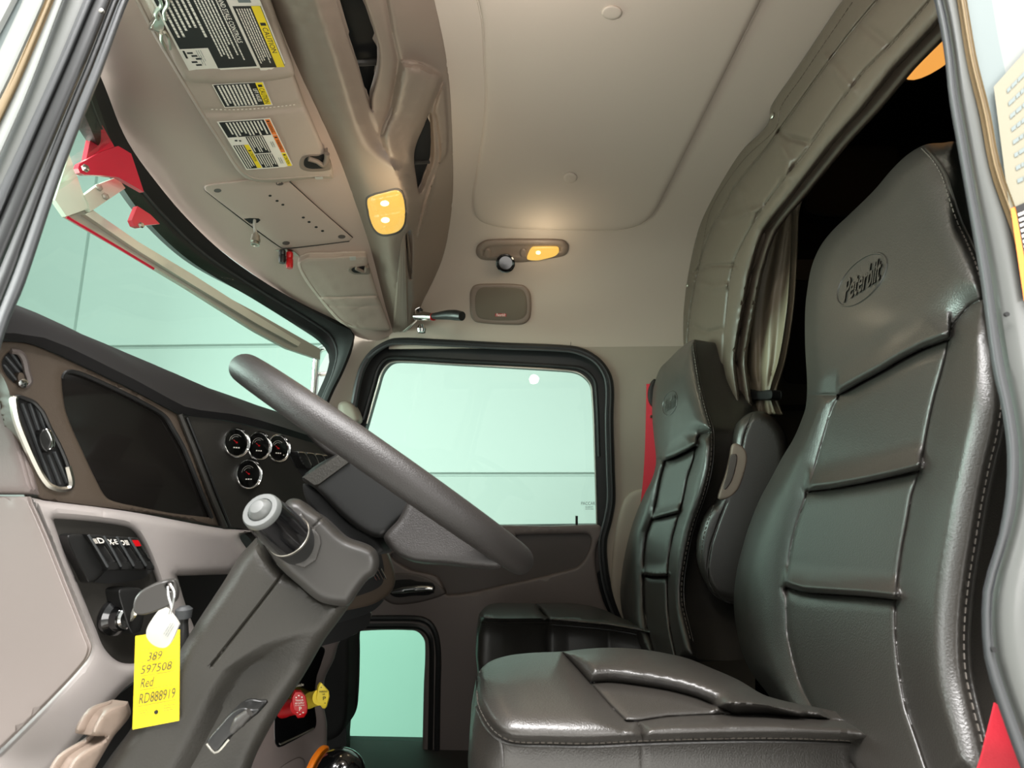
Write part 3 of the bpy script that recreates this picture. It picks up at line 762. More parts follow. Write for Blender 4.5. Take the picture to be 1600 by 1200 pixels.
drv = dict(plane=BK, front=front, step=5.5, h=.0, rnd=(26, .035),
    panels=[(hrP, .012, 60), (cen1, .003, 9), (cen2, .003, 9), (cen3, .003, 9), (lbP, .012, 46), (rbP, .026, 90)],
    hf=tuck([(fold[2:8], .016, 60, 4), (g1, .019, 50, 8), (g2, .019, 46, 8)]),
    grooves=[(fold, 2.2, .002), (lse, 1.5, .0010), (rse, 1.5, .0009), (g1, 3, .001), (g2, 3, .001), ([(x, y - 9) for x, y in g1], 4, 0), ([(x, y - 9) for x, y in g2], 4, 0), ([(x, y - 12) for x, y in fold], 5, 0)],
    skirt=[((1, 0, -.1), .99, .05), ((1, 0, -.1), .94, .12), ((1, 0, -.1), .82, .15)],
    stitch=[stA[:8], stA[9:]], piping=[[(x + 7, y) for x, y in stA[:8]], [(x + 7, y) for x, y in stA[9:]]],
    badge=((1347, 437), (39, 25), 33), br=.0016, bk=.0022, bv=(.10, 1.0), seg=.0055, sr=.0008)

t_drv, br = seat('driver_seat', 'large black leather bucket seat nearest the open door, oval badge on its headrest', (.4, .73, -.88), drv)

def cushion(t, P):
    c = relief('cushion', P['plane'], P['top'], 'leather', t, h=0, step=P['step'], rnd_=P['rnd'], panels=P['panels'], grooves=P['grooves'], skirt=P['skirt'], ang=100, bdist_=P.get('bd'), soft='para', para=True)
    SM = MeshSurf(c)
    for ln in P['stitch']: stitches('stitching', SM, ln, t, r=P['sr'], seg=.0055, gap=.0025)
    for ln in P['piping']: cord('piping', SM, ln, t, r=P['sr'] * 1.8, h=.0003)
    return c
A1 = [(745, 1056), (745, 1080), (747, 1099), (762, 1130), (781, 1149), (803, 1158), (856, 1160), (919, 1161), (1006, 1157), (1106, 1154), (1200, 1153), (1287, 1155), (1337, 1158), (1366, 1165), (1391, 1176), (1412, 1190), (1440, 1215)]
B1 = [(762, 1036), (791, 1025), (831, 1020), (878, 1018), (912, 1014), (950, 1012), (997, 1014), (1037, 1020), (1075, 1029), (1112, 1044), (1153, 1062), (1200, 1088), (1300, 1110), (1420, 1140), (1500, 1190), (1500, 1215)]
top = A1[::-1] + B1
xs1 = [(878, 1018), (900, 1042), (922, 1067), (950, 1099), (978, 1127), (997, 1128), (1005, 1157)]
seamR = [(978, 1127), (997, 1127), (1044, 1120), (1137, 1116), (1200, 1116), (1256, 1121), (1319, 1126), (1350, 1133), (1397, 1153), (1430, 1175)]
seamL = [(922, 1067), (950, 1065), (981, 1068), (1044, 1078), (1091, 1091), (1147, 1116)]
ridge = [(1122, 1104), (1137, 1098), (1165, 1098), (1200, 1102), (1250, 1116)]
fp = C(A1)[:]  # front pad
pFront = C(xs1) + [p for p in C(A1) if p[0] <= 1005][::-1] + [p for p in C(B1) if p[0] <= 878]
pNear = C(seamR) + [p for p in C(A1) if p[0] >= 1005][::-1] + [(997, 1128)]
pFar = C(seamL) + [(1200, 1116), (1300, 1125)] + [p for p in C(B1) if p[0] >= 878 and p[0] < 1300][::-1] + C(xs1[:3])
pMid = C(seamL)[:] + [(1147, 1116), (1100, 1117)] + C(seamR[:4])[::-1] + C(xs1[2:5])[::-1]
CP = Plane((.15, .72, -.262), (.10, -.14, 1))
cushion(t_drv, dict(plane=CP, top=top, step=5, rnd=(12, .012), bd=C(A1), panels=[(pFront, .018, 50), (pNear, .012, 24), (pFar, .020, 26), (pMid, .004, 16)],
    grooves=[(xs1, 1.6, .0018), (seamR, 1.6, .0018), (seamL, 1.6, .0015), (ridge, 7, -.007)],
    skirt=[((0, 0, -1), 1.02, .03), ((0, 0, -1), 1.035, .09), ((0, 0, -1), 1.02, .16), ((0, 0, -1), .96, .20)],
    stitch=[A1[1:], [(x, y + 1) for x, y in []] or A1[1:3]], piping=[[(x - (3 if y < 1150 else 0), y + 6) for x, y in A1[2:-2]], [(781, 1154), (784, 1175), (785, 1198)]], sr=.0009))
SMc = None
relief('seat_base', Plane((.15, .72, -.46), (0, 0, 1)), [tuple(p) for p in [(790, 1250), (900, 1180), (1300, 1180), (1400, 1300), (1200, 1400), (800, 1400)]], 'matte', t_drv, h=0, thick=.40, step=60, sm=False)

# ---- passenger seat
ph = [(1080, 532), (1075, 535), (1062, 545), (1045, 562), (1032, 575), (1025, 592), (1020, 612), (1019, 650), (1022, 685), (1025, 715)]
pl = [(1024, 730), (1018, 750), (1007, 772), (995, 800), (985, 830), (976, 868), (971, 900), (969, 925), (971, 950), (976, 970), (986, 985), (1000, 1010), (1020, 1030)]
pA = [(1082, 531), (1085, 560), (1090, 590), (1097, 620), (1105, 650), (1111, 672), (1112, 695), (1110, 725), (1104, 755), (1095, 785), (1085, 812), (1077, 840), (1070, 875), (1065, 915), (1066, 945), (1071, 968), (1080, 1003), (1086, 1030)]
pfront = pl[::-1] + ph[::-1] + [(x + 5, y) for x, y in pA] + [(1091, 1030)]
pfold = [(1024, 715), (1040, 720), (1056, 714), (1072, 706), (1087, 697), (1091, 684), (1098, 678), (1112, 675)]
pls = [(1040, 721), (1032, 750), (1025, 787), (1018, 815), (1011, 835), (1007, 865), (1006, 900), (1007, 950), (1012, 985), (1025, 1030)]
prs = [(1087, 699), (1084, 718), (1075, 745), (1068, 780), (1060, 807), (1051, 840), (1045, 875), (1043, 912), (1044, 950), (1048, 985), (1058, 1030)]
pg1 = [(1021, 812), (1035, 808), (1050, 804), (1060, 801)]
pg2 = [(1007, 899), (1020, 901), (1032, 901), (1043, 900)]
PC = lambda P: [tuple(p) for p in crom(P, 5)]
pc1 = [p for p in PC(pfold) if 1040 <= p[0] <= 1087] + cut(prs, 699, 802) + PC(pg1)[::-1] + cut(pls, 721, 812)[::-1]
pc2 = PC(pg1) + cut(prs, 802, 900) + PC(pg2)[::-1] + cut(pls, 812, 899)[::-1]
pc3 = PC(pg2) + cut(prs, 900, 1031) + cut(pls, 899, 1031)[::-1]
phP = PC(ph) + PC(pfold) + PC([(x + 5, y) for x, y in pA[:6]])[::-1]
plP = PC(pl) + PC(pls)[::-1] + [(1032, 718)]
prP = [p for p in PC(pfold) if p[0] >= 1087] + PC([(x + 5, y) for x, y in pA[6:]]) + PC(prs)[::-1]
PBK = Plane((.378, 1.7, .05), (-1, -.114, .20))
pas = dict(plane=PBK, front=pfront, step=3.0, rnd=(8, .015), panels=[(phP, .022, 30), (pc1, .005, 6), (pc2, .005, 6), (pc3, .005, 6), (plP, .02, 20), (prP, .024, 20)], hf=tuck([(pfold[1:5], .03, 28, 6), (pg1, .02, 22, 5), (pg2, .02, 22, 5)]),
    grooves=[(pfold, 1.4, .003), (pls, 1.1, .003), (prs, 1.1, .003), (pg1, 1.6, .002), (pg2, 1.6, .002)],
    skirt=[((1, 0, -.1), .99, .06), ((1, 0, -.1), .96, .12), ((1, 0, -.1), .82, .17)],
    stitch=[pA[:-1]], piping=[[(x + 3.5, y) for x, y in pA[:-1]], ], badge=((1047, 630), (11.5, 6.5), 18.5), br=.0016, bk=.0012, bv=(.1, 1.35), seg=.008, sr=.0012)
t_pas, br2 = seat('passenger_seat', 'black leather bucket seat beside the far door window, with folded armrest', (.4, 1.7, -.88), pas)
a1 = [(748, 962), (752, 970), (775, 973), (856, 973), (887, 975), (950, 981), (997, 989), (1028, 997), (1050, 1008), (1080, 1030)]
b1 = [(752, 955), (760, 947), (771, 943), (794, 942), (834, 943), (875, 942), (912, 945), (944, 953), (972, 966), (1020, 980), (1080, 1000)]
px_ = [(837, 944), (848, 958), (856, 966), (857, 973)]
PCP = Plane((.1, 1.68, -.40), (.06, 0.02, 1))
cushion(t_pas, dict(plane=PCP, top=a1[::-1] + b1, step=4, rnd=(7, .014), bd=C(a1), panels=[(a1[:4] + px_[::-1] + b1[:5][::-1], .018, 10), (a1[4:][::-1] + [(857, 973)] + [(848, 958), (837, 944)] + b1[5:], .014, 8)],
    grooves=[(px_, 1.4, .004)], skirt=[((0, 0, -1), 1.02, .04), ((0, 0, -1), 1.03, .10), ((0, 0, -1), 1.0, .17), ((0, 0, -1), .93, .2)], stitch=[a1], piping=[[(x, y + 3) for x, y in a1[1:]]], sr=.0012))
relief('seat_base', Plane((.1, 1.68, -.60), (0, 0, 1)), [(760, 1090), (900, 1070), (1000, 1080), (1000, 1110), (760, 1120)], 'matte', t_pas, h=0, thick=.26, step=60, sm=False)
# folded armrest on the passenger seat
AR = Plane((.4, 1.34, 0), (-.25, -1, 0))
arm = [(1153, 661), (1163, 650), (1178, 643), (1195, 644), (1212, 655), (1226, 675), (1232, 700), (1236, 760), (1240, 850), (1240, 950), (1215, 958), (1180, 950), (1140, 943), (1115, 930), (1099, 905), (1090, 880), (1089, 850), (1097, 815), (1110, 792), (1118, 785), (1130, 760), (1143, 715), (1146, 685)]
ar = relief('armrest', AR, arm, 'leather', t_pas, h=.02, step=4, rnd_=(16, .035), thick=.09, grooves=[([(1177, 646), (1164, 680), (1160, 700)], 1.6, .003), ([(1136, 784), (1124, 815), (1112, 850), (1106, 885), (1108, 910), (1125, 935), (1150, 945)], 1.6, .003)], ang=60)
AS = MeshSurf(ar)
stitches('stitching', AS, [(1177, 647), (1168, 668), (1162, 690), (1160, 704)], ar, r=.001, seg=.007)
cord('piping', AS, [(1136, 784), (1124, 815), (1112, 850), (1106, 885), (1108, 910), (1125, 935), (1150, 945)], ar, r=.0016)
stitches('stitching', AS, [(1115, 790), (1104, 820), (1097, 850), (1095, 880)], ar, r=.001, seg=.007)
rp_ = relief('armrest_plate', AR, [(1144, 695), (1150, 693), (1160, 697), (1167, 706), (1168, 722), (1160, 752), (1152, 768), (1140, 778), (1126, 781), (1122, 778), (1124, 768), (1132, 745), (1140, 715)], 'console', ar, h=.022, rnd_=(4, .006), thick=.02, step=4)
relief('armrest_lever', AR, [(1142, 711), (1151, 710), (1151, 725), (1144, 750), (1134, 765), (1130, 764), (1136, 740)], 'doordark', rp_, h=.024, rnd_=(2, .003), thick=.01, step=3)

# seat belts
def belt(name, pts, wdt, label, group=None):
    P = crom(pts, 8); bm = bmesh.new(); G = []
    for i, p in enumerate(P):
        a = P[max(0, i - 1)]; b = P[min(len(P) - 1, i + 1)]; t = (b - a) / np.linalg.norm(b - a)
        s_ = np.cross(t, (0.25, 1, 0)); s_ /= np.linalg.norm(s_); G.append([p - s_ * wdt / 2, p + s_ * wdt / 2])
    bm = grid_bm(G); bmesh.ops.recalc_face_normals(bm, faces=bm.faces[:]); bmesh.ops.solidify(bm, geom=bm.faces[:], thickness=.002)
    return tag(obj(name, bm, 'redbelt'), label, 'seat belt', group)
b_ = belt('seat_belt', [atY(1020, 600, 1.965), atY(1019, 660, 1.965), atY(1017, 720, 1.965), atY(1012, 780, 1.965), atY(1000, 860, 1.965)], .045, 'red seat belt hanging behind the passenger seat by the pillar')
tube('belt_bolt', [atY(1016, 651, 1.95), atY(1024, 651, 1.95)], .006, 'satin', b_, n=8)
relief('belt_guide', Plane((0, 1.96, 0), (0, -1, 0)), [(1014, 606), (1022, 592), (1030, 600), (1030, 640), (1018, 634), (1013, 622)], 'black', b_, h=.01, thick=.02, step=6, rnd_=(3, .006))
belt('seat_belt', [atY(1604, 1120, .44), atY(1592, 1170, .44), atY(1578, 1215, .45), atY(1560, 1290, .46)], .04, 'red seat belt at lower right beside the near seat')

# ================================================================ sleeper opening
AP = Plane((.56, 0, 0), (-1, 0, 0))
arch_out = [(1470, -70), (1400, -70), (1345, -28), (1317, 0), (1275, 62), (1237, 118), (1205, 165), (1199, 195), (1150, 243), (1112, 295), (1094, 331), (1084, 380), (1075, 425), (1071, 446), (1064, 485), (1060, 522), (1062, 550), (1062, 640), (1062, 640), (1160, 640), (1160, 640), (1150, 567), (1156, 519), (1165, 470), (1174, 425), (1195, 361), (1244, 299), (1300, 227), (1350, 170), (1400, 107), (1465, 38), (1530, -40)]
pipe1 = [(1400, -28), (1372, 0), (1325, 57), (1275, 125), (1221, 200), (1200, 230), (1150, 290), (1109, 365), (1094, 410), (1079, 485), (1075, 530), (1073, 600)]
pipe2 = [(1480, -28), (1450, 5), (1400, 62), (1350, 112), (1312, 162), (1257, 240), (1225, 280), (1185, 335), (1150, 400), (1140, 440), (1132, 520), (1128, 620)]
inner = C(pipe1) + [(1160, 640), (1150, 567), (1156, 519), (1165, 470), (1174, 425), (1195, 361), (1244, 299), (1300, 227), (1350, 170), (1400, 107), (1465, 38), (1530, -40)]
ar_ = relief('trim_arch', AP, arch_out, 'archv', h=.004, step=6, rnd_=(7, .010), kind='structure', thick=.03,
    panels=[(inner, .022, 22)], grooves=[(pipe1, 2.5, .006), (pipe2, 3, .005), ([(1219, 206), (1235, 216), (1260, 222)], 5, .008), ([(1222, 232), (1232, 250), (1228, 275)], 7, -.008),
        ([(1085, 425), (1110, 415), (1150, 414)], 3, .006), ([(1085, 440), (1115, 450), (1135, 446)], 5, -.005), ([(1082, 510), (1105, 520), (1125, 515)], 4, .006), ([(1130, 345), (1160, 335), (1190, 325)], 5, -.005),
        ([(1290, 90), (1330, 140)], 9, -.006), ([(1350, 40), (1390, 70)], 8, .004), ([(1160, 300), (1175, 340)], 8, -.005)], ang=60)
ASF = MeshSurf(ar_)
cord('piping', ASF, pipe1[1:-1], ar_, r=.002, m='archv'); stitches('stitching', ASF, pipe2[1:-1], ar_, r=.0009, seg=.008, m='archv')
stitches('stitching', ASF, [(x + 14, y + 4) for x, y in arch_out[3:15]], ar_, r=.0009, seg=.008, m='archv')
for q in ((1209, 181), (1076, 446)):
    lathe('snap', ASF.at(q[0] - 2, q[1], .002), (-1, -.3, 0), [(.007, 0), (.007, .003), (.003, .005), (0, .005)], 'satin', ar_, n=14)
# tied curtain
CU = Plane((.70, 1.25, 0), (-1, -.35, 0))
cl_ = [(297, 1226), (330, 1200), (380, 1176), (425, 1162), (462, 1152), (519, 1146), (575, 1152), (607, 1166), (624, 1167), (640, 1163), (648, 1160)]
cr_ = [(297, 1246), (331, 1239), (387, 1237), (462, 1233), (519, 1226), (567, 1217), (607, 1205), (624, 1206), (640, 1211), (648, 1213)]
cur = [(x, y) for y, x in cr_] + [(x, y) for y, x in cl_[::-1]]
def folds(V):
    a = np.interp(V[:, 1], *np.array(cl_).T); b = np.interp(V[:, 1], *np.array(cr_).T); t = (V[:, 0] - a) / np.maximum(b - a, 1)
    amp = np.interp(V[:, 1], [297, 360, 480, 590, 607, 624, 640, 692], [.002, .005, .008, .006, .002, .002, .005, .006])
    return amp * (np.sin(2 * pi * (3.1 * t + .12 * np.sin(V[:, 1] / 60))) + .15 * np.sin(2 * pi * (6.1 * t + .3)))
cu = relief('curtain', CU, cur, 'curtain', h=0, step=2.6, rnd_=(4, .012), thick=.02, hf=folds, ang=70)
tag(cu, 'grey brown sleeper curtain gathered with a dark tie beside the arch', 'curtain')
relief('curtain_tie', CU, [(1165, 609), (1185, 611), (1206, 610), (1206, 623), (1186, 625), (1166, 623)], 'matte', cu, h=.02, rnd_=(3, .006), thick=.03, step=4)
# sleeper compartment furniture, dim
SB = Plane((0, 2.03, 0), (0, -1, 0))
def flat(name, pts, m, parent, h=0, thick=.02, r=None, pl=SB): return relief(name, pl, pts, m, parent, h=h, thick=thick, step=12, rnd_=r, sm=True)
cab = thing('sleeper_cabinet', 'dark sleeper side cabinet seen between curtain and near headrest', 'cabinet', (1.0, 2.0, -.5))
flat('body', [(1150, 560), (1150, 560), (1330, 560), (1330, 560), (1330, 720), (1330, 720), (1150, 720), (1150, 720)], 'sleeper2', cab, thick=.01)
flat('ledge', [(1195, 633), (1195, 633), (1330, 631), (1330, 631), (1330, 641), (1330, 641), (1195, 642), (1195, 642)], 'matte', cab, h=.01)
flat('opening', [(1226, 440), (1226, 440), (1330, 440), (1330, 440), (1330, 598), (1330, 598), (1238, 598), (1226, 588)], 'matte', cab, h=.012)
flat('rail', [(1225, 406), (1225, 406), (1330, 404), (1330, 404), (1330, 436), (1330, 436), (1225, 438), (1225, 438)], 'sleeper2', cab, h=.01)
pk = relief('sleeper_window_cover', SB, [(1290, 240), (1395, 228), (1405, 240), (1410, 290), (1400, 330), (1260, 330)], 'matte', h=.02, thick=.03, step=14, rnd_=(8, .01))
tag(pk, 'black padded cover high on the dark sleeper wall', 'cover')
sl = thing('sleeper_lamp', 'round warm glowing lamp in the dark sleeper ceiling', 'lamp', tuple(atZ(1475, 70, 1.37)))
LZ = Plane((0, 0, 1.38), (0, 0, -1))
el = [(1482 + 74 * cos(q) * .94 - 30 * sin(q) * .3, 62 - 74 * cos(q) * .64 + 42 * sin(q)) for q in np.linspace(0, 2 * pi, 28)[:-1]]
relief('lamp_rim', LZ, [(1482 + (x - 1482) * 1.06, 62 + (y - 62) * 1.06) for x, y in el], 'sleeper2', sl, h=.006, thick=.01, step=10, sm=False)
relief('lamp_lens', LZ, el, 'lampo', sl, h=.014, thick=.01, step=6, sm=False, rnd_=(10, .008))

# ================================================================ overhead console
o3 = resample(crom([CEIL.at(*q) for q in [(660, -55), (681, 0), (697, 75), (705, 137), (709, 225), (709, 300), (704, 350), (692, 405), (682, 430), (660, 475), (646, 512)]], 8), 30)
o3 = np.vstack([[o3[0] + (o3[0] - o3[1]) * k for k in (3, 2, 1)], o3]); o3 = resample(o3, 30)
c3 = resample(crom([atY(*q) for q in [(470, -120, .52), (525, 0, .73), (552, 90, .90), (577, 165, 1.05), (605, 235, 1.18), (628, 300, 1.32), (640, 390, 1.55), (645, 470, 1.82), (638, 516, 1.96)]], 8), 30)
q3 = resample(s3, 30)
def lerp(a, b, t): return a * (1 - t) + b * t
CS = Patch([[lerp(q3[i], c3[i], t) for t in (-.15, 0, .33, .66)] + [lerp(c3[i], o3[i], t) for t in (0, .25, .5, .75, 1, 1.15)] for i in range(30)])
con = thing('overhead_console', 'grey moulded overhead storage console across the cab above the windshield', 'console', tuple(CS.at(560, 200)))
seam_px = [(350, -70), (419, 0), (460, 100), (500, 185), (529, 250), (550, 307), (575, 380), (600, 475), (612, 516)]
seam_px[0] = (385, -75)
outl = seam_px + [(614, 522), (634, 518), (650, 503), (660, 475), (682, 430), (692, 405), (704, 350), (709, 300), (709, 225), (705, 137), (697, 75), (681, 0), (672, -75)]
outl = [outl[0]] + outl + [outl[-1]]
open1 = [(505, -80), (505, -80), (526, 0), (545, 62), (561, 108), (580, 172), (581, 152), (587, 130), (592, 106), (592, 76), (582, 40), (569, 0), (548, -80), (548, -80)]
open2 = [(672, 176), (675, 192), (677, 247), (668, 275), (656, 302), (650, 275), (647, 245), (651, 224), (662, 198)]
open3 = [(631, 374), (641, 360), (644, 400), (641, 436), (636, 415)]
barP = seam_px + [(634, 515), (644, 475), (646, 440), (642, 380), (656, 345), (664, 318), (658, 280), (650, 245), (622, 232), (597, 212), (580, 172), (561, 108), (526, 0), (505, -80)]
podP = [(625, 92), (662, 98), (694, 120), (678, 165), (654, 222), (650, 262), (640, 290), (610, 270), (592, 214), (606, 172)]
colP = [(697, 130), (700, 165), (701, 240), (686, 262), (680, 290), (668, 330), (656, 372), (650, 372), (662, 310), (684, 250), (680, 190), (676, 170), (690, 125)]
fr = relief('frame', CS, outl, 'console', con, h=0, step=7, rnd_=(5, .006), thick=.015, holes=[open1, open2, open3],
            panels=[(C(barP), .032, 34), (C(podP), .024, 16), (C(colP), .010, 7)], grooves=[([(600, -20), (612, 50), (622, 95), (617, 130), (610, 175), (596, 208)], 4, .006)], ang=60, pmax=True, soft=True)
# black sheets painting the shade inside the bins behind the openings
def inset(name, poly, m, parent, h): return relief(name, CS, poly, m, parent, h=h, thick=.01, step=20, sm=False)
inset('storage_bin_shade', [(480, -90), (560, -90), (606, 60), (606, 160), (585, 190), (560, 150), (520, 40)], 'matte', con, -.05)
inset('storage_bin_shade', [(640, 150), (664, 160), (690, 168), (694, 262), (664, 320), (636, 330), (636, 240)], 'matte', con, -.022)
inset('storage_bin_shade', [(622, 360), (652, 350), (652, 450), (630, 450)], 'matte', con, -.05)
tube('bin_bar', [CS.at(556, 98, -.035), CS.at(596, 96, -.035)], .007, 'column', con, n=8)
tube('bin_bar', [CS.at(646, 254, -.02), CS.at(680, 252, -.02)], .006, 'column', con, n=8)
FS = MeshSurf(fr)
lens = [(574, 312), (582, 306), (600, 301), (620, 297), (628, 303), (632, 318), (633, 334), (631, 350), (624, 360), (612, 365), (597, 366), (587, 360), (580, 348), (576, 332)]
cen_l = np.mean(lens, 0)
lm = relief('lamp_bezel', FS, [tuple(cen_l + (np.array(q) - cen_l) * 1.10) for q in lens], 'doordark', con, h=.002, rnd_=(3, .003), thick=.01, step=4)
relief('lamp_lens', FS, lens, 'lampw', lm, h=.006, rnd_=(7, .005), thick=.006, step=4, panels=[([(580, 312), (625, 303), (629, 326), (582, 334)], .003, 6), ([(583, 338), (629, 330), (628, 352), (590, 360)], .003, 6)])
for q in ((601, 318), (602, 344)):
    relief('lamp_bulb', FS, [(q[0] + 7 * cos(t), q[1] + 4.5 * sin(t)) for t in np.linspace(0, 2 * pi, 14)[:-1]], 'lampb', lm, h=.0095, thick=.004, step=4, sm=False)
lamp('console_lamp_light', 'POINT', tuple(FS.at(602, 335, .10)), (0, 0, 0), .9, (1, .82, .55), .03)

# ---- hanging spotlight handle at the far corner
sp = thing('spotlight_handle', 'chrome joint with black grip handle above the far door window', 'handle', tuple(atY(665, 500, 1.9)))
tube('grip', [atY(674, 494, 1.86), atY(684, 493.5, 1.83), atY(700, 492, 1.79), atY(712, 492.5, 1.76), atY(722, 494, 1.74)], [.010, .013, .017, .018, .0155], 'black', sp, n=18)
tube('chrome_joint', [atY(650, 493, 1.90), atY(662, 494, 1.88), atY(676, 495, 1.855)], [.017, .0175, .014], 'chrome', sp, n=18)
lathe('pivot', atY(659, 512, 1.9), (0, 0, 1), [(.0, -.022), (.014, -.018), (.018, -.006), (.012, .01), (0, .014)], 'chrome', sp)
lathe('pivot', atY(656, 484, 1.9), (0, 0, 1), [(.010, -.01), (.012, 0), (.006, .006), (0, .006)], 'black', sp)
tube('wire', [atY(650, 492, 1.88), atY(649, 484, 1.88), atY(656, 480, 1.88)], .003, 'chrome', sp, n=8)
tube('lever', [atY(651, 500, 1.88), atY(643, 508, 1.88), atY(631, 518, 1.9)], .004, 'satin', sp, n=8)
lathe('red_ring', atY(677, 495, 1.853), np.array(atY(684, 494, 1.83)) - np.array(atY(674, 495, 1.86)), [(.0138, -.002), (.0138, .002)], 'red', sp)

# ================================================================ ceiling lamp and speaker
dl = thing('reading_lamp', 'oval ceiling lamp housing with swivel eyeball and lit lens', 'lamp', tuple(CEIL.at(815, 390)))
ho = [(744, 396), (745, 386), (752, 379), (762, 375), (790, 373.5), (830, 373.5), (868, 374), (881, 376), (888, 383), (888, 391), (884, 398), (872, 402), (845, 406), (812, 410), (775, 407), (752, 405)]
hb = relief('housing', CEIL, ho, 'console', dl, h=.016, rnd_=(9, .014), thick=.02, step=4, panels=[([(753, 400), (754, 390), (764, 384), (800, 382), (868, 382), (879, 386), (877, 394), (850, 400), (800, 402)], -.005, 4)])
relief('lamp_lens', CEIL, [(824, 405), (825, 398), (831, 388), (838, 386.5), (870, 386.5), (873, 389), (873, 394), (867, 400), (850, 405), (838, 407)], 'lampw', dl, h=.020, rnd_=(3, .003), thick=.01, step=4)
relief('lamp_bulb', CEIL, [(841 + 4 * cos(t), 395 + 3 * sin(t)) for t in np.linspace(0, 2 * pi, 12)[:-1]], 'lampb', dl, h=.0215, thick=.003, step=3, sm=False)
pe = CEIL.at(790, 411, .03); ax = -pe / np.linalg.norm(pe); ax = ax + np.array((-.1, 0, -.35)); ax /= np.linalg.norm(ax)
eb = lathe('eyeball', pe - ax * .012, ax, [(0, -.02), (.020, -.016), (.030, -.004), (.033, .008), (.034, .018), (.030, .020), (.027, .016), (.022, .006), (0, .002)], 'gloss', dl)
lathe('reflector', pe - ax * .012, ax, [(.024, .009), (.020, .0075), (0, .006)], 'chrome', eb)
for s in (-1, 1): relief('socket_rib', CEIL, [(790 + s * 28 + 6 * cos(t), 396 + 8 * sin(t)) for t in np.linspace(0, 2 * pi, 14)[:-1]], 'console', dl, h=.018, rnd_=(4, .006), thick=.01, step=4, sm=False)
lamp('reading_lamp_light', 'POINT', tuple(CEIL.at(850, 398, .14)), (0, 0, 0), .55, (1, .84, .60), .03)
sk = thing('speaker', 'rounded rectangular overhead speaker with small red badge', 'speaker', tuple(CEIL.at(782, 475)))
so = [(734, 470), (735, 455), (741, 446), (755, 443.5), (815, 445), (826, 453), (830, 465), (829, 494), (822, 504), (810, 507.5), (745, 503.5), (736, 494)]
relief('speaker_rim', CEIL, so, 'console', sk, h=.010, rnd_=(5, .008), thick=.02, step=5)
si = [(741, 472), (743, 458), (750, 449), (765, 447.5), (805, 448.5), (818, 453), (824, 466), (824, 490), (816, 499), (800, 502), (755, 500), (744, 493)]
sg = relief('grille', CEIL, si, 'grille', sk, h=.013, rnd_=(8, .006), thick=.01, step=5)
GS = MeshSurf(sg)
d = Decal(GS, [(774, 496), (791, 496), (791, 488.5), (774, 488.5)], h=.001)
d.rect(.0, .2, 1, .8, 'red', 1); d.text('Peterbilt', .06, .22, .94, .85, 'paper', 2, shear=.3, bold=.01); d.done('speaker_badge', sk)

# ================================================================ sun visors on the header
def visor(label, outline, extra, pos, h=.022, step=8):
    t = thing('sun_visor', label, 'sun visor', tuple(HEAD.at(*pos)))
    v = relief('visor_board', HEAD, outline, 'visor', t, h=h, rnd_=(7, .010), thick=.02, step=step, grooves=extra)
    return t, v
v1o = [(185, -60), (185, -60), (211, 0), (238, 52), (283, 128), (313, 178), (346, 228), (366, 260), (376, 272), (388, 280), (405, 284), (435, 285), (487, 279), (521, 279), (521, 279), (519, 262), (508, 238), (497, 212), (475, 160), (458, 112), (421, 0), (400, -60), (400, -60)]
tv, vb = visor('large driver side sun visor covered in black and yellow warning labels', v1o,
    [([(322, 171), (345, 172), (400, 168), (450, 164), (474, 160)], 2, .002), ([(318, 176), (360, 176), (420, 172), (476, 166)], 5, .004), ([(505, 225), (512, 240), (513, 250)], 3, .003)], (350, 150))
VS = MeshSurf(vb)
pk = relief('visor_pocket', HEAD, [(205, -60), (205, -60), (222, -10), (262, 75), (285, 120), (297, 128), (330, 130), (400, 128), (448, 122), (459, 117), (459, 106), (452, 86), (421, -8), (404, -60), (404, -60)], 'visor', tv, h=.034, rnd_=(10, .012), thick=.012, step=7)
PSf = MeshSurf(pk)
stitches('stitching', VS, [(330, 171), (380, 171), (420, 168), (466, 163)], tv, r=.0006, m='paper', seg=.004)
cord('visor_piping', VS, [(196, -30), (216, 0), (243, 52), (288, 128), (318, 178), (350, 227), (369, 257), (380, 269), (394, 277), (412, 280), (487, 275), (515, 274)], tv, r=.0018, m='visor')
d = Decal(PSf, [(225, -22), (296, 112), (406, 106), (345, -26)], h=.0012)
d.rect(0, 0, 1, 1, 'paper', 0, nu=14); d.rect(.02, .03, .98, .97, 'ink', 1, nu=14)
d.rect(.74, .03, .98, .42, 'paper', 2); d.rect(.76, .05, .85, .08, 'ink', 3)
for k in range(5): d.rect(.78 + .035 * k, .10 + .04 * (k % 3), .80 + .035 * k, .18 + .04 * (k % 3), 'ink', 3)
d.lines(.76, .22, .95, .31, 3, 'bluegrey', 3, fill=.2)
d.lines(.10, .06, .66, .50, 6, 'paper', 2, rag=.3, fill=.45, wl=.035)
d.lines(.05, .53, .88, .80, 6, 'paper', 2, rag=.25, fill=.5, wl=.03)
d.text('LIMIT AND STALE CONTROLS', .05, .86, .70, .93, 'paper', 2, bold=.02)
d.lines(.05, .82, .9, .855, 1, 'paper', 2, wl=.03)
d.done('warning_label', pk, 'large black instruction label with white border')
d = Decal(PSf, [(346, -22), (407, 110), (449.5, 108.5), (397, -22)], h=.0012)
d.rect(0, 0, 1, 1, 'paper', 0, nu=12); d.rect(.24, .05, .97, .95, 'ink', 1, nu=12); d.rect(.24, .64, .97, .93, 'lyel', 2, nu=12)
d.text('CAUTION', .50, .70, .80, .88, 'ink', 3); d.rect(.44, .70, .475, .88, 'ink', 3)
d.lines(.27, .10, .92, .60, 6, 'paper', 2, rag=.12, fill=.5, wl=.03); d.rect(.06, .3, .2, .7, 'bluegrey', 2)
d.done('warning_label', pk, 'black label with yellow caution strip')
d = Decal(VS, [(331, 132), (351, 168.5), (426, 164), (411, 127.5)], h=.0012)
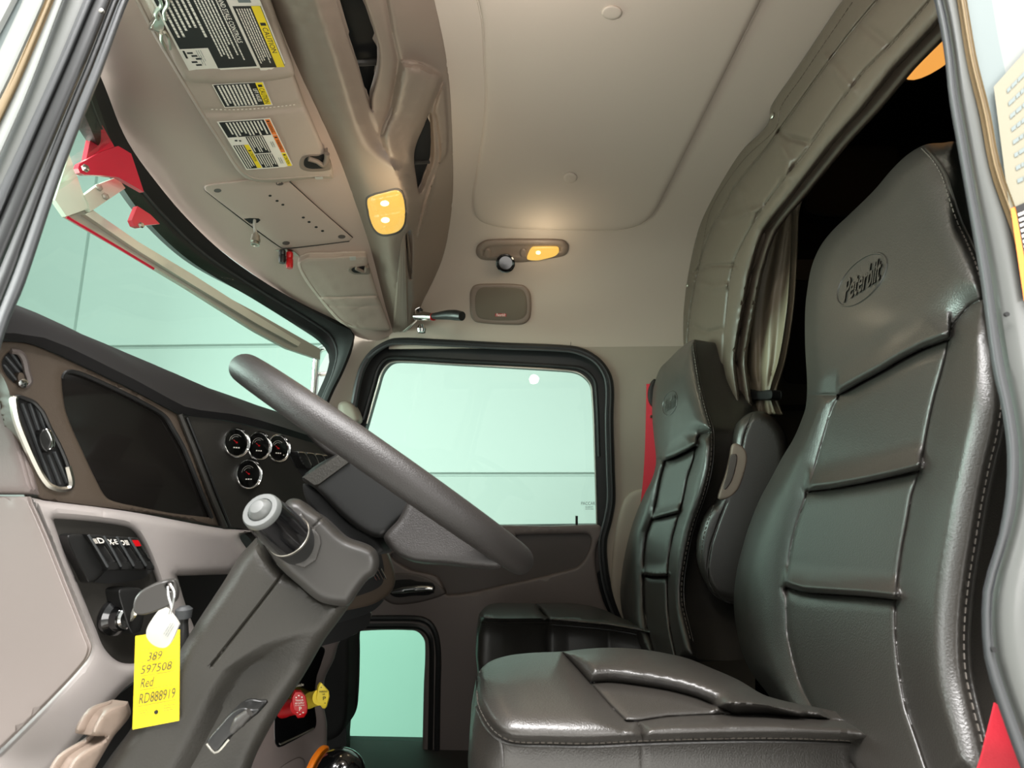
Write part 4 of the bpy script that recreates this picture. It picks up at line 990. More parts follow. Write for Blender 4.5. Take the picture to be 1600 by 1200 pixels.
d.rect(0, 0, 1, 1, 'paper', 0, nu=6); d.rect(.03, .02, .97, .98, 'ink', 1, nu=6); d.rect(.03, .84, .97, .98, 'lyel', 2, nu=6)
d.text('CAUTION', .28, .86, .92, .96, 'ink', 3); d.rect(.12, .87, .22, .95, 'ink', 3); d.text('LIFT AXLES', .28, .74, .82, .82, 'paper', 3, bold=.02)
d.lines(.07, .06, .95, .72, 9, 'paper', 2, rag=.3, fill=.55, wl=.06); d.done('warning_label', vb, 'small black lift axles caution label')
d = Decal(VS, [(338.5, 190), (385, 265.5), (458.5, 260.5), (422, 184.5)], h=.0012)
d.rect(0, 0, 1, 1, 'paper', 0, nu=10); d.rect(.02, .03, .335, .87, 'ink', 1, nu=5); d.lines(.04, .12, .33, .84, 11, 'paper', 2, rag=.35, fill=.5, wl=.02)
d.rect(.02, .89, .335, .98, 'lora', 1, nu=4); d.rect(.345, .89, .70, .98, 'lora', 1, nu=4); d.rect(.71, .89, .98, .98, 'lyel', 1, nu=4)
d.text('WARNING', .09, .905, .29, .965, 'ink', 2); d.text('WARNING', .44, .905, .64, .965, 'ink', 2); d.text('CAUTION', .79, .905, .94, .965, 'ink', 2)
for k in (.05, .38, .74): d.rect(k, .91, k + .025, .96, 'ink', 2)
d.rect(.345, .36, .69, .70, 'ink', 1, nu=4); d.lines(.355, .37, .68, .69, 7, 'paper', 2, rag=.35, fill=.5, wl=.02)
d.rect(.71, .36, .98, .70, 'ink', 1, nu=4); d.lines(.72, .37, .97, .69, 7, 'paper', 2, rag=.25, fill=.5, wl=.02)
for k in (.47, .80):
    d.lines(k, .76, k + .12, .84, 2, 'bluegrey', 2, rag=.1, fill=.3, wl=.03)
d.rect(.50, .03, .98, .245, 'ink', 1, nu=5); d.lines(.51, .04, .97, .235, 4, 'paper', 2, rag=.2, fill=.5, wl=.02)
d.rect(.50, .25, .98, .34, 'lyel', 1, nu=5); d.text('CAUTION', .66, .27, .84, .325, 'ink', 2); d.rect(.61, .27, .635, .325, 'ink', 2)
d.rect(.39, .12, .42, .17, 'ink', 2); d.rect(.40, .2, .43, .24, 'ink', 2)
d.done('warning_label', vb, 'square label of black panels with orange and yellow strips')
def visor_clip(t, pts, hook, S_=HEAD, hh=.024):
    relief('clip_bowl', S_, pts, 'console', t, h=hh, rnd_=(4, .004), thick=.01, step=4)
    c = np.mean(pts, 0)
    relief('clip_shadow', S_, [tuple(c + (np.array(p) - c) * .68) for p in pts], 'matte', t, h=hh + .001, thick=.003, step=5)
    tube('visor_hook', [S_.at(x, y, hh + .006) for x, y in hook], .006, 'console', t, n=10)
visor_clip(tv, [(467, 253), (471, 245), (481, 241), (500, 240), (512, 236), (513, 246), (518, 258), (515, 266), (490, 269), (475, 267), (468, 262)], [(482, 248), (495, 252), (505, 258), (510, 250), (511, 240)])
relief('visor_tag', HEAD, [(492, 277.5), (504, 277), (505, 280), (493, 280.5)], 'white', tv, h=.026, thick=.002, step=8, sm=False)
v2o = [(465, 414), (467, 408), (474, 404), (484, 401.5), (520, 401), (570, 399), (574, 402), (575, 412), (580, 428), (591, 463), (610, 513), (609, 516), (575, 515), (550, 512), (530, 503), (512, 484), (495, 463), (475, 436)]
tv2, vb2 = visor('smaller plain grey sun visor at the far end of the header', v2o, [([(492, 463.5), (530, 464), (591, 462)], 1.8, .006), ([(512, 477), (550, 479), (592, 478)], 2, .002)], (530, 450), h=.03, step=6)
V2S = MeshSurf(vb2)
cord('visor_piping', V2S, [(571, 401.5), (520, 403.5), (486, 404), (473, 407), (469, 413), (479, 434), (499, 462), (516, 482), (532, 499), (550, 508.5)], tv2, r=.002, m='visor')
visor_clip(tv2, [(543, 422), (547, 417), (560, 416), (575, 414), (577, 420), (578, 428), (565, 429), (550, 428)], [(556, 419), (564, 423), (570, 425), (573, 417)], hh=.033)
relief('visor_tag', HEAD, [(546, 401.5), (556, 401), (556, 406.5), (547, 407)], 'white', tv2, h=.034, thick=.002, step=8, sm=False)
# bulldog clip on the visor edge
bc = thing('spring_clip', 'small metal spring clip pinched on the driver side visor edge', 'clip', tuple(HEAD.at(245, 40, .04)))
relief('clip_plate', HEAD, [(232, 46), (245, 22), (262, 25), (256, 54), (244, 50)], 'satin', bc, h=.044, rnd_=(4, .004), thick=.006, step=4, sm=False)
for P_ in ([(246, 30), (243, 20), (252, 8), (249, -8), (258, -14)], [(258, 30), (256, 18), (262, 5), (259, -10)], [(252, 52), (252, 62), (258, 75)], [(257, 50), (262, 58), (265, 76)]):
    tube('clip_wire', [HEAD.at(x, y, .046) for x, y in P_], .0028, 'satin', bc, n=8)
# radio cover plate
rc = thing('radio_cover', 'flat grey screwed cover plate on the header between the visors', 'panel', tuple(HEAD.at(430, 335)))
ro = [(319, 292), (319, 292), (324, 289), (387, 281), (387, 281), (453, 285), (453, 285), (550, 371), (550, 371), (546, 376), (452, 387), (452, 387), (437, 385), (437, 385), (321, 298)]
rcp = relief('cover_plate', HEAD, ro, 'header', rc, h=.005, rnd_=(2.5, .003), thick=.01, step=8)
RS = MeshSurf(rcp)
cord('plate_edge', HEAD, [(324, 289), (319, 293), (322, 299), (437, 386), (452, 388), (546, 377)], rc, r=.0014, m='black', h=.001)
cord('plate_edge', HEAD, [(453, 284), (500, 327), (551, 371)], rc, r=.0016, m='black', h=.002)
for x, y in ((340, 298), (534, 370), (447, 380), (437, 287)):
    relief('screw_recess', RS, [(x + 6 * cos(t), y + 3 * sin(t)) for t in np.linspace(0, 2 * pi, 13)[:-1]], 'doordark', rc, h=.0006, thick=.002, step=5, sm=False)
for x, y in ((422, 306), (433, 314), (442, 320), (474, 340), (483, 347), (494, 355), (504, 361)):
    relief('hole', RS, [(x + 2.6 * cos(t), y + 1.5 * sin(t)) for t in np.linspace(0, 2 * pi, 9)[:-1]], 'matte', rc, h=.0005, thick=.002, step=5, sm=False)
relief('wire_slot', RS, [(381, 342), (390, 341), (404, 341.5), (407, 344), (403, 348), (396, 349), (391, 350)], 'matte', rc, h=.0006, thick=.002, step=5, sm=False)
cx = thing('coax_connector', 'short antenna cable with metal connector hanging from the header', 'cable connector', tuple(HEAD.at(398, 360)))
w0 = HEAD.at(398, 343, .004); w1 = np.array(w0) + np.array((0, 0, -.05))
tube('cable', [w0, np.array(w0) + (.004, -.006, -.02), atY(400, 366, w0[1] - .008)], .004, 'white', cx, n=10)
cb = atY(400, 364, w0[1] - .008); ce = atY(398.5, 383, w0[1] - .01); ca_ = ce - cb
lathe('connector', cb, ca_, [(.006, 0), (.006, .006), (.011, .008), (.011, .018), (.0125, .019), (.0125, .028), (.009, .030), (.009, .034), (.0115, .035), (.0115, np.linalg.norm(ca_)), (.009, np.linalg.norm(ca_)), (.008, np.linalg.norm(ca_) - .004), (0, np.linalg.norm(ca_) - .004)], 'satin', cx, n=20)
tp = thing('power_terminals', 'black and red binding posts on a small bracket under the header', 'terminal', tuple(HEAD.at(448, 395)))
relief('bracket', HEAD, [(430, 391), (450, 389), (457, 391), (470, 402), (455, 397), (436, 394)], 'satin', tp, h=.004, thick=.002, step=6, sm=False)
for nm, mm, a, b in (('black_post', 'black', (441, 391), (441, 411)), ('red_post', 'red', (452.5, 394), (452.5, 419))):
    y_ = HEAD.at(*a)[1] - .01; A_ = atY(a[0], a[1], y_); B_ = atY(b[0], b[1], y_); L_ = np.linalg.norm(B_ - A_)
    lathe(nm, A_, B_ - A_, [(.006, 0), (.010, .002), (.010, L_ * .35), (.0085, L_ * .4), (.0105, L_ * .45), (.0105, L_ * .8), (.009, L_), (0, L_)], mm, tp, n=10)

# ================================================================ outside, seen through the windshield
ext_v = thing('exterior_visor', 'weathered steel exterior sun visor outside the windshield top', 'visor', tuple(atX(110, 340, -1.15)))
XV = Plane((-1.12, 0, 0), (1, -.25, 0))
def ev(name, pts, m, parent, h=0, pl=XV, **k): return relief(name, pl, pts, m, parent, h=h, thick=.012, step=14, sm=False, **k)
ev('visor_lip', [(86, 312), (108, 240), (136, 320), (141, 325), (104, 338)], 'steel', ext_v, h=.01)
ev('visor_strip', [(104, 338), (141, 325), (200, 368), (300, 435), (400, 488), (500, 545), (500, 562), (450, 545), (400, 518), (290, 448), (180, 382)], 'steeldark', ext_v)
ev('visor_edge', [(133, 335), (146, 329), (215, 377), (300, 428), (400, 492), (470, 535), (466, 541), (400, 505), (300, 444), (215, 391)], 'steel', ext_v, h=.012)
ev('visor_bracket', [(132, 305), (156, 287), (184, 277), (196, 294), (141, 331), (138, 318)], 'steel', ext_v, h=.014)
for q in ((154, 293), (164, 307)): lathe('bolt', XV.at(*q, .014), (1, -.3, 0), [(.007, 0), (.007, .003), (.004, .005), (0, .005)], 'steeldark', ext_v, n=6)
cord('red_edge', XV, [(104, 339), (180, 384), (240, 420)], ext_v, r=.003, m='redpaint', h=.004)
rb1 = tag(ev('roof_bracket', [(122, 263), (124, 256), (135, 250), (160, 237), (185, 228), (205, 240), (225, 300), (185, 277), (160, 274), (132, 273), (125, 270)], 'redpaint', None, h=.05), 'red painted bracket with bolt outside the windshield, upper one', 'bracket')
ev('bracket_web', [(134, 252), (144, 205), (146, 196), (160, 196), (185, 240), (160, 240)], 'redpaint', rb1, h=.03)
lathe('bolt', XV.at(133, 263, .06), (1, -.3, 0), [(.007, 0), (.007, .003), (.004, .005), (0, .005)], 'satin', rb1, n=6)
rb2 = tag(ev('roof_bracket', [(206, 344), (210, 334), (215, 322), (235, 335), (250, 350), (225, 352), (218, 356), (210, 353)], 'redpaint', None, h=.05), 'red painted bracket end outside the windshield, lower one', 'bracket')
lathe('bolt', XV.at(220, 352, .06), (1, -.3, 0), [(.006, 0), (.006, .003), (.004, .005), (0, .005)], 'satin', rb2, n=6)
mb = thing('mirror_bracket', 'bright metal mirror bar outside the far windshield corner', 'mirror bracket', tuple(atY(495, 570, 2.4)))
tube('bar', [atY(488, 640, 2.4), atY(492, 600, 2.4), atY(495, 560, 2.4), atY(500, 546, 2.4), atY(520, 541, 2.4), atY(545, 541, 2.4), atY(560, 560, 2.2), atY(568, 600, 2.06)], .016, 'chrome', mb, n=14)
tube('bar', [atY(500, 585, 2.42), atY(520, 583, 2.42), atY(545, 583, 2.42)], .010, 'satin', mb, n=10)

# ================================================================ dashboard
dash = thing('dashboard', 'wide black and grey dashboard with screen, vents, round gauges and switches', 'dashboard', (-.6, 1.1, -.2))
tpx = [(-40, 474), (5, 486), (20, 492), (50, 502), (100, 527), (140, 542), (175, 557), (250, 592), (350, 625), (400, 642)]
lpx = [(-40, 528), (0, 531), (37, 533), (75, 546), (120, 566), (150, 581), (217, 613), (280, 646), (350, 656), (400, 667)]
q0 = DF.at(290, 720); DG = Plane(q0, (1, -.30, 0))
T0 = [atX(x, y, -.60) for x, y in tpx]; B0 = [(DF if x <= 285 else DG).at(x, y, .004) for x, y in lpx]
T0 = [np.array((-.60, .42, T0[0][2]))] + T0[1:] + [np.array((-.62, 1.5, T0[-1][2])), np.array((-.62, 1.965, T0[-1][2]))]
B0 = B0[:] + [np.array((-.50, 1.5, B0[-1][2] - .01)), np.array((-.52, 1.965, B0[-1][2] - .01))]
T0 = resample(crom(T0, 6), 40); B0 = resample(crom(B0, 6), 40)
mid = T0 * .5 + B0 * .5 + np.array((.012, 0, .004))
crest = T0 + np.array((-.02, 0, .004)); bk1 = T0 + np.array((-.12, 0, -.006)); bk2 = T0 + np.array((-.42, 0, -.05))
band('dash_hood', [B0, mid, T0, crest, bk1, bk2], 'hood', dash, n=60, nx=6, thick=.012)
band('passenger_fascia', [[(-.50, 1.02, .09), (-.505, 1.5, .09), (-.525, 1.965, .09)], [(-.50, 1.02, -.10), (-.505, 1.5, -.10), (-.525, 1.965, -.10)], [(-.60, 1.02, -.33), (-.60, 1.5, -.33), (-.60, 1.965, -.33)]], 'dashdark', dash, n=12, thick=.012)
LP = [(-30, 534), (-30, 534), (37, 535), (75, 548), (150, 583), (217, 615), (279, 648), (279, 648), (305, 715), (330, 790), (343, 823), (343, 823), (270, 808), (200, 798), (68, 781), (57, 774), (44, 725), (27, 665), (12, 610), (0, 585), (-30, 560), (-30, 560)]
scr = [(97, 592), (99, 585), (103, 581), (112, 580), (130, 585), (175, 605), (225, 630), (257, 650), (270, 670), (287, 700), (302, 737), (317, 775), (331, 809), (331, 809), (270, 802), (212, 791), (180, 784), (165, 776), (150, 750), (132, 712), (105, 650), (98, 615)]
vent = [(20.6, 623), (23, 620), (28, 619), (40, 623), (52, 628), (60, 636), (67, 645), (78, 669), (93, 697), (106, 729), (111.6, 755), (108, 763), (93, 765), (82, 762), (74, 757), (61, 738), (41, 695), (26, 656)]
rvent = [(3, 571), (6.5, 558), (17, 549), (30, 551), (38, 562), (42, 580), (46, 598), (38, 604), (26, 601), (11, 588)]
relief('instrument_panel', DF, LP, 'dashpanel', dash, h=0, rnd_=(3, .004), thick=.02, step=10, holes=[scr, vent, rvent])
sc = relief('display_screen', DF, [(x + (4 if x > 200 else -4), y + (3 if y > 700 else -3)) for x, y in scr], 'screen', dash, h=-.006, thick=.006, step=14)
cord('screen_trim', DF, scr[:13], dash, r=.003, m='black', h=-.002)
vb_ = relief('air_vent', DF, [(x + (3 if x > 60 else -3), y) for x, y in vent], 'matte', dash, h=-.006, thick=.01, step=14)
cord('vent_rim', DF, vent[9:] + vent[:2], vb_, r=.0032, m='satin', h=.001)
cord('vent_rim', DF, vent[1:11], vb_, r=.002, m='black', h=0)
for P_ in ([(33.6, 630), (79, 754)], [(45.5, 630), (59.6, 672)], [(74.8, 710), (93, 757)], [(57, 634), (69, 669)], [(84.5, 706), (105, 755)]):
    a, b = DF.at(*P_[0], -.003), DF.at(*P_[1], -.003); dd = (b - a) / np.linalg.norm(b - a)
    obox('vent_slat', (a + b) / 2, [dd, np.cross(dd, (1, 0, 0)) / np.linalg.norm(np.cross(dd, (1, 0, 0))), (1, 0, 0)], (np.linalg.norm(b - a), .0018, .003), 'sealgrey', vb_, bev=.0004)
kv = DF.at(73, 687, -.002)
relief('vent_wheel', DF, [(61, 680), (66, 671), (73, 669), (80, 676), (85, 692), (82, 702), (74, 707), (67, 702), (62, 692)], 'black', vb_, h=.006, rnd_=(3, .004), thick=.014, step=4)
relief('wheel_insert', DF, [(72, 670), (79, 672), (85, 685), (86, 697), (82, 702), (77, 702), (80, 690), (77, 680)], 'chrome', vb_, h=.0085, rnd_=(1.5, .001), thick=.004, step=3)
rv = relief('round_vent', DF, [(x + (2 if x > 25 else -2), y) for x, y in rvent], 'matte', dash, h=-.006, thick=.01, step=14)
cord('vent_rim', DF, rvent[2:8], rv, r=.003, m='doordark', h=.001)
for P_ in ([(5, 570), (25, 594)], [(8, 557), (29, 582)], [(16, 550), (36, 578)]):
    a, b = DF.at(*P_[0], -.003), DF.at(*P_[1], -.003); dd = (b - a) / np.linalg.norm(b - a)
    obox('vent_slat', (a + b) / 2, [dd, np.cross(dd, (1, 0, 0)) / np.linalg.norm(np.cross(dd, (1, 0, 0))), (1, 0, 0)], (np.linalg.norm(b - a), .0018, .003), 'sealgrey', rv, bev=.0006)
relief('vent_tab', DF, [(27, 588), (30, 582), (37, 584), (40, 596), (38, 604), (30, 603)], 'dashpanel', rv, h=.002, thick=.01, step=5, rnd_=(2, .002))
lathe('screw', DF.at(36, 599, .003), (1, -.2, 0), [(.0045, 0), (.0045, .001), (.002, .002), (0, .002)], 'chrome', rv, n=12)
# gauge panel, turned towards the driver
GP = [(280, 648), (280, 648), (350, 658), (400, 669), (475, 688), (512, 704), (540, 740), (560, 790), (560, 880), (560, 880), (440, 880), (395, 832), (346, 822), (346, 822), (318, 750)]
relief('gauge_panel', DG, GP, 'dashdark', dash, h=0, thick=.02, step=12)
cord('panel_trim', DG, [(281, 647), (307, 712), (333, 780), (352, 824)], dash, r=.0035, m='dashdark', h=.004)
cord('panel_trim', DG, [(292, 652), (316, 712), (342, 780), (359, 823)], dash, r=.002, m='black', h=.003)
for i, (x, y, sc_) in enumerate(((367, 692, 1.0), (402, 697, .97), (432.5, 701, .94), (386, 741, 1.0))):
    o_ = DG.at(x, y); R_ = .0235 * sc_ * (o_[1] / .86)
    g = lathe('gauge', o_, (1, -.42, .12), [(0, .002), (R_ * .92, .002), (R_ * .92, 0), (R_, 0)], 'gloss', dash)
    ax = np.array((1, -.42, .12)); ax /= np.linalg.norm(ax)
    lathe('bezel', o_, ax, [(R_, 0), (R_ * 1.05, .002), (R_ * 1.04, .005), (R_ * .99, .0065), (R_ * .92, .0055), (R_ * .88, .003)], 'chrome', g, n=40)
    lathe('dial', o_, ax, [(R_ * .89, .003), (0, .003)], 'black', g, n=32)
    u, v, a_ = frame(ax); oo = o_ + a_ * .0036
    tube('scale_arc', [oo + R_ * .55 * (cos(t) * u + sin(t) * v) + u * R_ * .0 for t in np.linspace(radians(50), radians(170), 12)], .0003, 'white', g, n=5, smoothn=1)
    tube('needle', [oo, oo + R_ * .28 * (cos(2.5) * u + sin(2.5) * v)], .0005, 'red', g, n=5, smoothn=1)
    lathe('needle_hub', oo, ax, [(.0013, 0), (.0013, .001), (0, .001)], 'red', g, n=12)
    for k in range(3):
        c_ = oo + R_ * (-.35 * v + (k - 1) * .18 * u); obox('print', c_, [u, v, a_], (.0025, .0018, .0003), 'paper', g, bev=0)
    tube('scale_arc', [oo + R_ * .42 * (cos(t) * u + sin(t) * v) for t in np.linspace(radians(70), radians(150), 6)], .0003, 'white', g, n=5, smoothn=1)
relief('switch_recess', DG, [(452, 701), (460, 703), (500, 709), (530, 714), (530, 714), (540, 760), (510, 765), (478, 748), (468, 738)], 'matte', dash, h=.002, rnd_=(2, .002), thick=.006, step=8)
for k in range(5):
    x = 465 + k * 14.5 - k * k * .5; y = 706 + k * 1.6
    s = relief('rocker_switch', DG, [(x, y), (x + 12, y + 1.5), (x + 22, y + 20), (x + 21, y + 26), (x + 12, y + 25)], 'black', dash, h=.022, rnd_=(2, .003), thick=.018, step=4)
    cord('switch_edge', DG, [(x + 1, y + 1), (x + 12, y + 2.5), (x + 21.5, y + 21)], s, r=.0009, m='satin', h=.023)
# lower light grey panel beside the column
DL = Plane(DF.at(200, 799, .015), (1, -.30, 0))
low = [(46, 776), (46, 776), (68, 782), (68, 782), (200, 799), (343, 825), (402, 829), (402, 829), (375, 838), (388, 866), (362, 897), (362, 897), (277, 900), (277, 900), (290, 945), (312, 1002), (312, 1002), (250, 1012), (262, 1015), (300, 1009), (317, 1022), (314, 1042), (296, 1056), (215, 1062), (166, 1107), (120, 1160), (60, 1225), (-30, 1290), (-30, 1290), (-30, 1200), (0, 1172), (75, 1097), (130, 1037), (139, 1018), (136, 1000), (100, 912), (70, 837)]
rec = [(84, 812), (88, 811), (130, 814), (190, 822), (205, 828), (218, 845), (236, 885), (250, 925), (268, 975), (285, 1020), (230, 1033), (190, 1035), (165, 1015), (150, 982), (125, 920), (100, 860)]
relief('lower_panel', DL, low, 'dashgrey', dash, h=0, rnd_=(14, .016), thick=.05, step=9, holes=[rec])
relief('switch_plate', DL, [(80, 805), (215, 818), (265, 920), (300, 1030), (190, 1045), (150, 1010), (100, 890)], 'dashdark', dash, h=-.012, thick=.01, step=14, sm=False)
EP = Plane((0, .505, 0), (-.06, -1, 0))
relief('end_panel', EP, [(-60, 776), (-60, 776), (42, 776), (42, 776), (69, 837), (99, 912), (134, 1000), (138, 1014), (130, 1034), (75, 1094), (0, 1168), (-60, 1226), (-60, 1226)], 'dashgrey_dim', dash, h=0, rnd_=(4, .003), thick=.004, step=14)
relief('end_cap', EP, [(-60, 570), (-60, 570), (-4, 575), (8, 600), (22, 650), (40, 715), (56, 773), (56, 773), (-60, 773), (-60, 773)], 'door', dash, h=0, rnd_=(14, .012), thick=.004, step=10)
# rocker switches
housing = relief('switch_housing', DL, [(104, 838), (112, 834), (138, 836), (150, 846), (168, 884), (166, 890), (150, 907), (138, 910), (132, 900), (112, 862)], 'black', dash, h=.004, rnd_=(3, .004), thick=.03, step=5)
relief('switch_skirt', DL, [(138, 892), (166, 888), (240, 886), (236, 893), (220, 905), (150, 910)], 'matte', dash, h=-.002, thick=.02, step=8)
icons = ['D', 'X', 'O', '']
for k, (a, b) in enumerate((((137, 835), (160, 836)), ((161, 837), (180, 838)), ((181, 838), (199, 839)), ((200, 839), (215, 840)))):
    e = ((167, 886), (187, 885)), ((188, 885), (207, 884)), ((208, 884), (226, 884)), ((227, 884), (241, 885))
    (c, d_) = e[k]
    s = relief('rocker_switch', DL, [a, b, (b[0] + 12, b[1] + 20), d_, (d_[0], d_[1] + 6), (c[0], c[1] + 6), c, (a[0] + 14, a[1] + 22)], 'black', dash, h=.014, rnd_=(1.5, .002), thick=.03, step=4, sm=False, panels=[([(a[0] + 8, a[1] + 16), (b[0] + 4, b[1] + 14), (d_[0] - 4, d_[1] - 6), (c[0] + 4, c[1] - 5)], -.003, 5)])
    cord('switch_edge', DL, [(a[0] + 1, a[1] + 1), (a[0] + 14, a[1] + 22), (c[0] + 1, c[1])], s, r=.0013, m='sealgrey', h=.0145)
    dc = Decal(DL, [(a[0] + 10, a[1] + 15), (b[0] + 6, b[1] + 13), (b[0] + 1, b[1] + 4), (a[0] + 5, a[1] + 5)], h=.0145)
    if k == 0: dc.text('D', .45, .05, .95, .95, 'paper', 1, bold=.02); [dc.rect(.0, .1 + .2 * j, .38, .2 + .2 * j, 'paper', 1) for j in range(4)]
    elif k == 1: dc.text('X', .05, .05, .55, .95, 'paper', 1, bold=.02); dc.text('-E', .5, .1, 1, .9, 'paper', 1, bold=.02)
    elif k == 2: dc.text('O', .0, .1, .45, .9, 'paper', 1, bold=.03); [dc.rect(.5, .1 + .22 * j, .9, .22 + .22 * j, 'paper', 1) for j in range(4)]
    else: dc.rect(.1, 0, 1, 1, 'red', 1)
    dc.done('switch_symbol', s)
# ignition
io = DL.at(180, 962, -.012)
ig = lathe('ignition_lock', io, (1, -.25, 0), [(.021, 0), (.021, .006), (.016, .010), (.0145, .018), (.0, .018)], 'gloss', dash)
lathe('lock_ring', io, (1, -.25, 0), [(.0125, .017), (.013, .020), (.011, .022), (.009, .021), (0, .019)], 'chrome', ig)
relief('rotary_switch', DL, [(184, 924), (190, 919), (215, 918), (222, 923), (226, 940), (220, 985), (205, 990), (190, 950)], 'black', dash, h=.012, rnd_=(3, .004), thick=.03, step=5)
# black sheet painting the shade of the knee space, and trims below
relief('knee_shade', Plane((-.56, 0, 0), (1, 0, 0)), [(250, 885), (420, 885), (430, 960), (330, 1110), (220, 1230), (120, 1230), (150, 1110), (235, 1050)], 'matte', dash, h=0, thick=.02, step=30, sm=False)
LT = Plane((-.52, 0, 0), (1, -.2, 0))
relief('lower_trim', LT, [(98, 1215), (98, 1215), (117, 1184), (163, 1152), (143, 1148), (163, 1111), (200, 1096), (200, 1096), (204, 1117), (177, 1152), (140, 1215), (140, 1215)], 'console', dash, h=0, rnd_=(7, .012), thick=.02, step=6)
# centre stack beyond the wheel
CSK = Plane(atY(600, 900, 1.16), (1, -.75, 0))
st = relief('center_stack', CSK, [(480, 760), (560, 800), (590, 850), (596, 852), (603, 857), (611, 875), (617, 897), (617, 912), (612, 924), (602, 934), (582, 946), (540, 956), (470, 975), (440, 900)], 'dashpanel', dash, h=0, rnd_=(6, .012), thick=.10, step=7)
relief('stack_face', CSK, [(500, 800), (585, 852), (593, 860), (599, 881), (600, 903), (595, 915), (577, 925), (520, 942), (460, 950)], 'matte', dash, h=.001, thick=.006, step=14)
for (a, b) in (((575, 846), (588, 843)), ((580, 893), (598, 888))):
    for k in range(4):
        tube('switch_edge', [CSK.at(a[0] + k * 5, a[1] - k * 1.5, .008), CSK.at(a[0] + k * 5 + 8, a[1] - k + 14, .008)], .0016, 'chrome', st, n=6, smoothn=1)
relief('stack_underside', CSK, [(600, 937), (582, 955), (540, 970), (490, 985), (470, 1000), (470, 960), (540, 950), (582, 943)], 'rubber', dash, h=-.004, thick=.08, step=10)
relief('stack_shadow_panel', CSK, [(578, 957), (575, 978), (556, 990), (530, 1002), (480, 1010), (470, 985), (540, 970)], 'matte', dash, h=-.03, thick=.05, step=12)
BC = Plane(atY(480, 1100, 1.14), (1, -.70, .1))
bc_ = [(580, 955), (574, 975), (555, 991), (532, 1001), (522, 1030), (508, 1060), (506, 1085), (507, 1107), (511, 1132), (510, 1175), (508, 1250), (508, 1250), (340, 1250), (340, 1250), (400, 1150), (470, 1020), (520, 965)]
bp = relief('brake_panel', BC, bc_, 'door', dash, h=0, rnd_=(7, .012), thick=.06, step=8)
relief('valve_recess', BC, [(507, 1012), (503, 1035), (495, 1060), (492, 1100), (495, 1125), (493, 1137), (485, 1143), (445, 1165), (434, 1168), (429, 1160), (428, 1125), (429, 1080), (440, 1030), (470, 1000)], 'gloss', dash, h=.001, rnd_=(3, .002), thick=.01, step=9)
cord('recess_edge', BC, [(438, 1163), (462, 1152), (490, 1138)], bp, r=.0018, m='satin', h=.003)
relief('small_cover', BC, [(431, 1215), (431, 1215), (436, 1201), (455, 1188), (468, 1183), (476, 1188), (478, 1215), (478, 1215)], 'door', dash, h=.003, rnd_=(3, .004), thick=.01, step=6)
relief('side_duct', Plane((0, 1.5, 0), (0, -1, 0)), [(500, 985), (545, 985), (547, 1010), (547, 1050), (545, 1100), (541, 1130), (528, 1150), (508, 1156), (496, 1100)], 'matte', dash, h=.03, rnd_=(10, .03), thick=.08, step=7)
relief('duct_post', Plane((0, 1.55, 0), (0, -1, 0)), [(505, 1100), (541, 1100), (541, 1230), (505, 1230)], 'black', dash, h=0, thick=.03, step=20, sm=False)
d = Decal(BC, [(424, 1080), (475, 1073), (474, 1067), (424, 1075)], h=.003); d.text('Before Leaving Vehicle', 0, 0, 1, 1, 'paper', 1); d.done('panel_print', dash)
def knob(name, m, base, head, by, hy, r, plate, thick, txt):
    a, b = atY(*base, by), atY(*head, hy); ax = (b - a) / np.linalg.norm(b - a); L_ = np.linalg.norm(b - a)
    k = lathe(name, a, ax, [(r * .8, 0), (r, L_ * .05), (r, L_ * .4), (r * .92, L_ * .45), (r * .95, L_), (0, L_)], m, dash, n=24)
    PP = Plane(b, (.62, -1, .05))
    pl_ = relief('knob_plate', PP, plate, m, k, h=.003, rnd_=(2, .003), thick=.008, step=4, sm=False)
    d = Decal(PP, txt[0], h=.0035)
    for (t_, u0, v0, u1, v1, c_) in txt[1]: d.text(t_, u0, v0, u1, v1, c_, 1, bold=.01)
    for r_ in txt[2]: d.rect(*r_, 1)
    d.done('knob_print', k)
knob('trailer_brake_knob', 'red', (436, 1110), (466, 1102), 1.12, 1.04, .015,
     [(461, 1080), (471, 1080), (478, 1088), (481, 1104), (480, 1114), (475, 1121), (465, 1122), (460, 1115), (456, 1098), (456, 1090)], .006,
     ([(461, 1120), (478, 1119), (475, 1083), (459, 1084)], [('TRAILER', .12, .66, .9, .74, 'paper'), ('AIR SUPPLY', .05, .54, .95, .62, 'paper'), ('NOT FOR PARKING', .05, .46, .95, .50, 'paper'), ('P', .42, .24, .66, .42, 'paper')], [(.4, .88, .55, .93, 'paper'), (.4, .08, .55, .12, 'paper'), (.15, .8, .28, .86, 'paper'), (.7, .8, .83, .86, 'paper'), (.15, .14, .3, .19, 'paper'), (.7, .14, .85, .19, 'paper')]))
knob('parking_brake_knob', 'yplastic', (476, 1097), (500, 1089), 1.17, 1.09, .0145,
     [(500, 1068), (503, 1068), (514, 1080), (515, 1088), (511, 1104), (508, 1107), (504, 1107), (494, 1094), (494, 1089), (497, 1073)], .006,
     ([(498, 1104), (513, 1104), (513, 1070), (497, 1071)], [('PARKING', .12, .66, .9, .74, 'ink'), ('US', .4, .54, .65, .61, 'ink'), ('P', .45, .3, .75, .47, 'ink')], [(.25, .88, .35, .92, 'ink'), (.6, .14, .72, .18, 'ink')]))

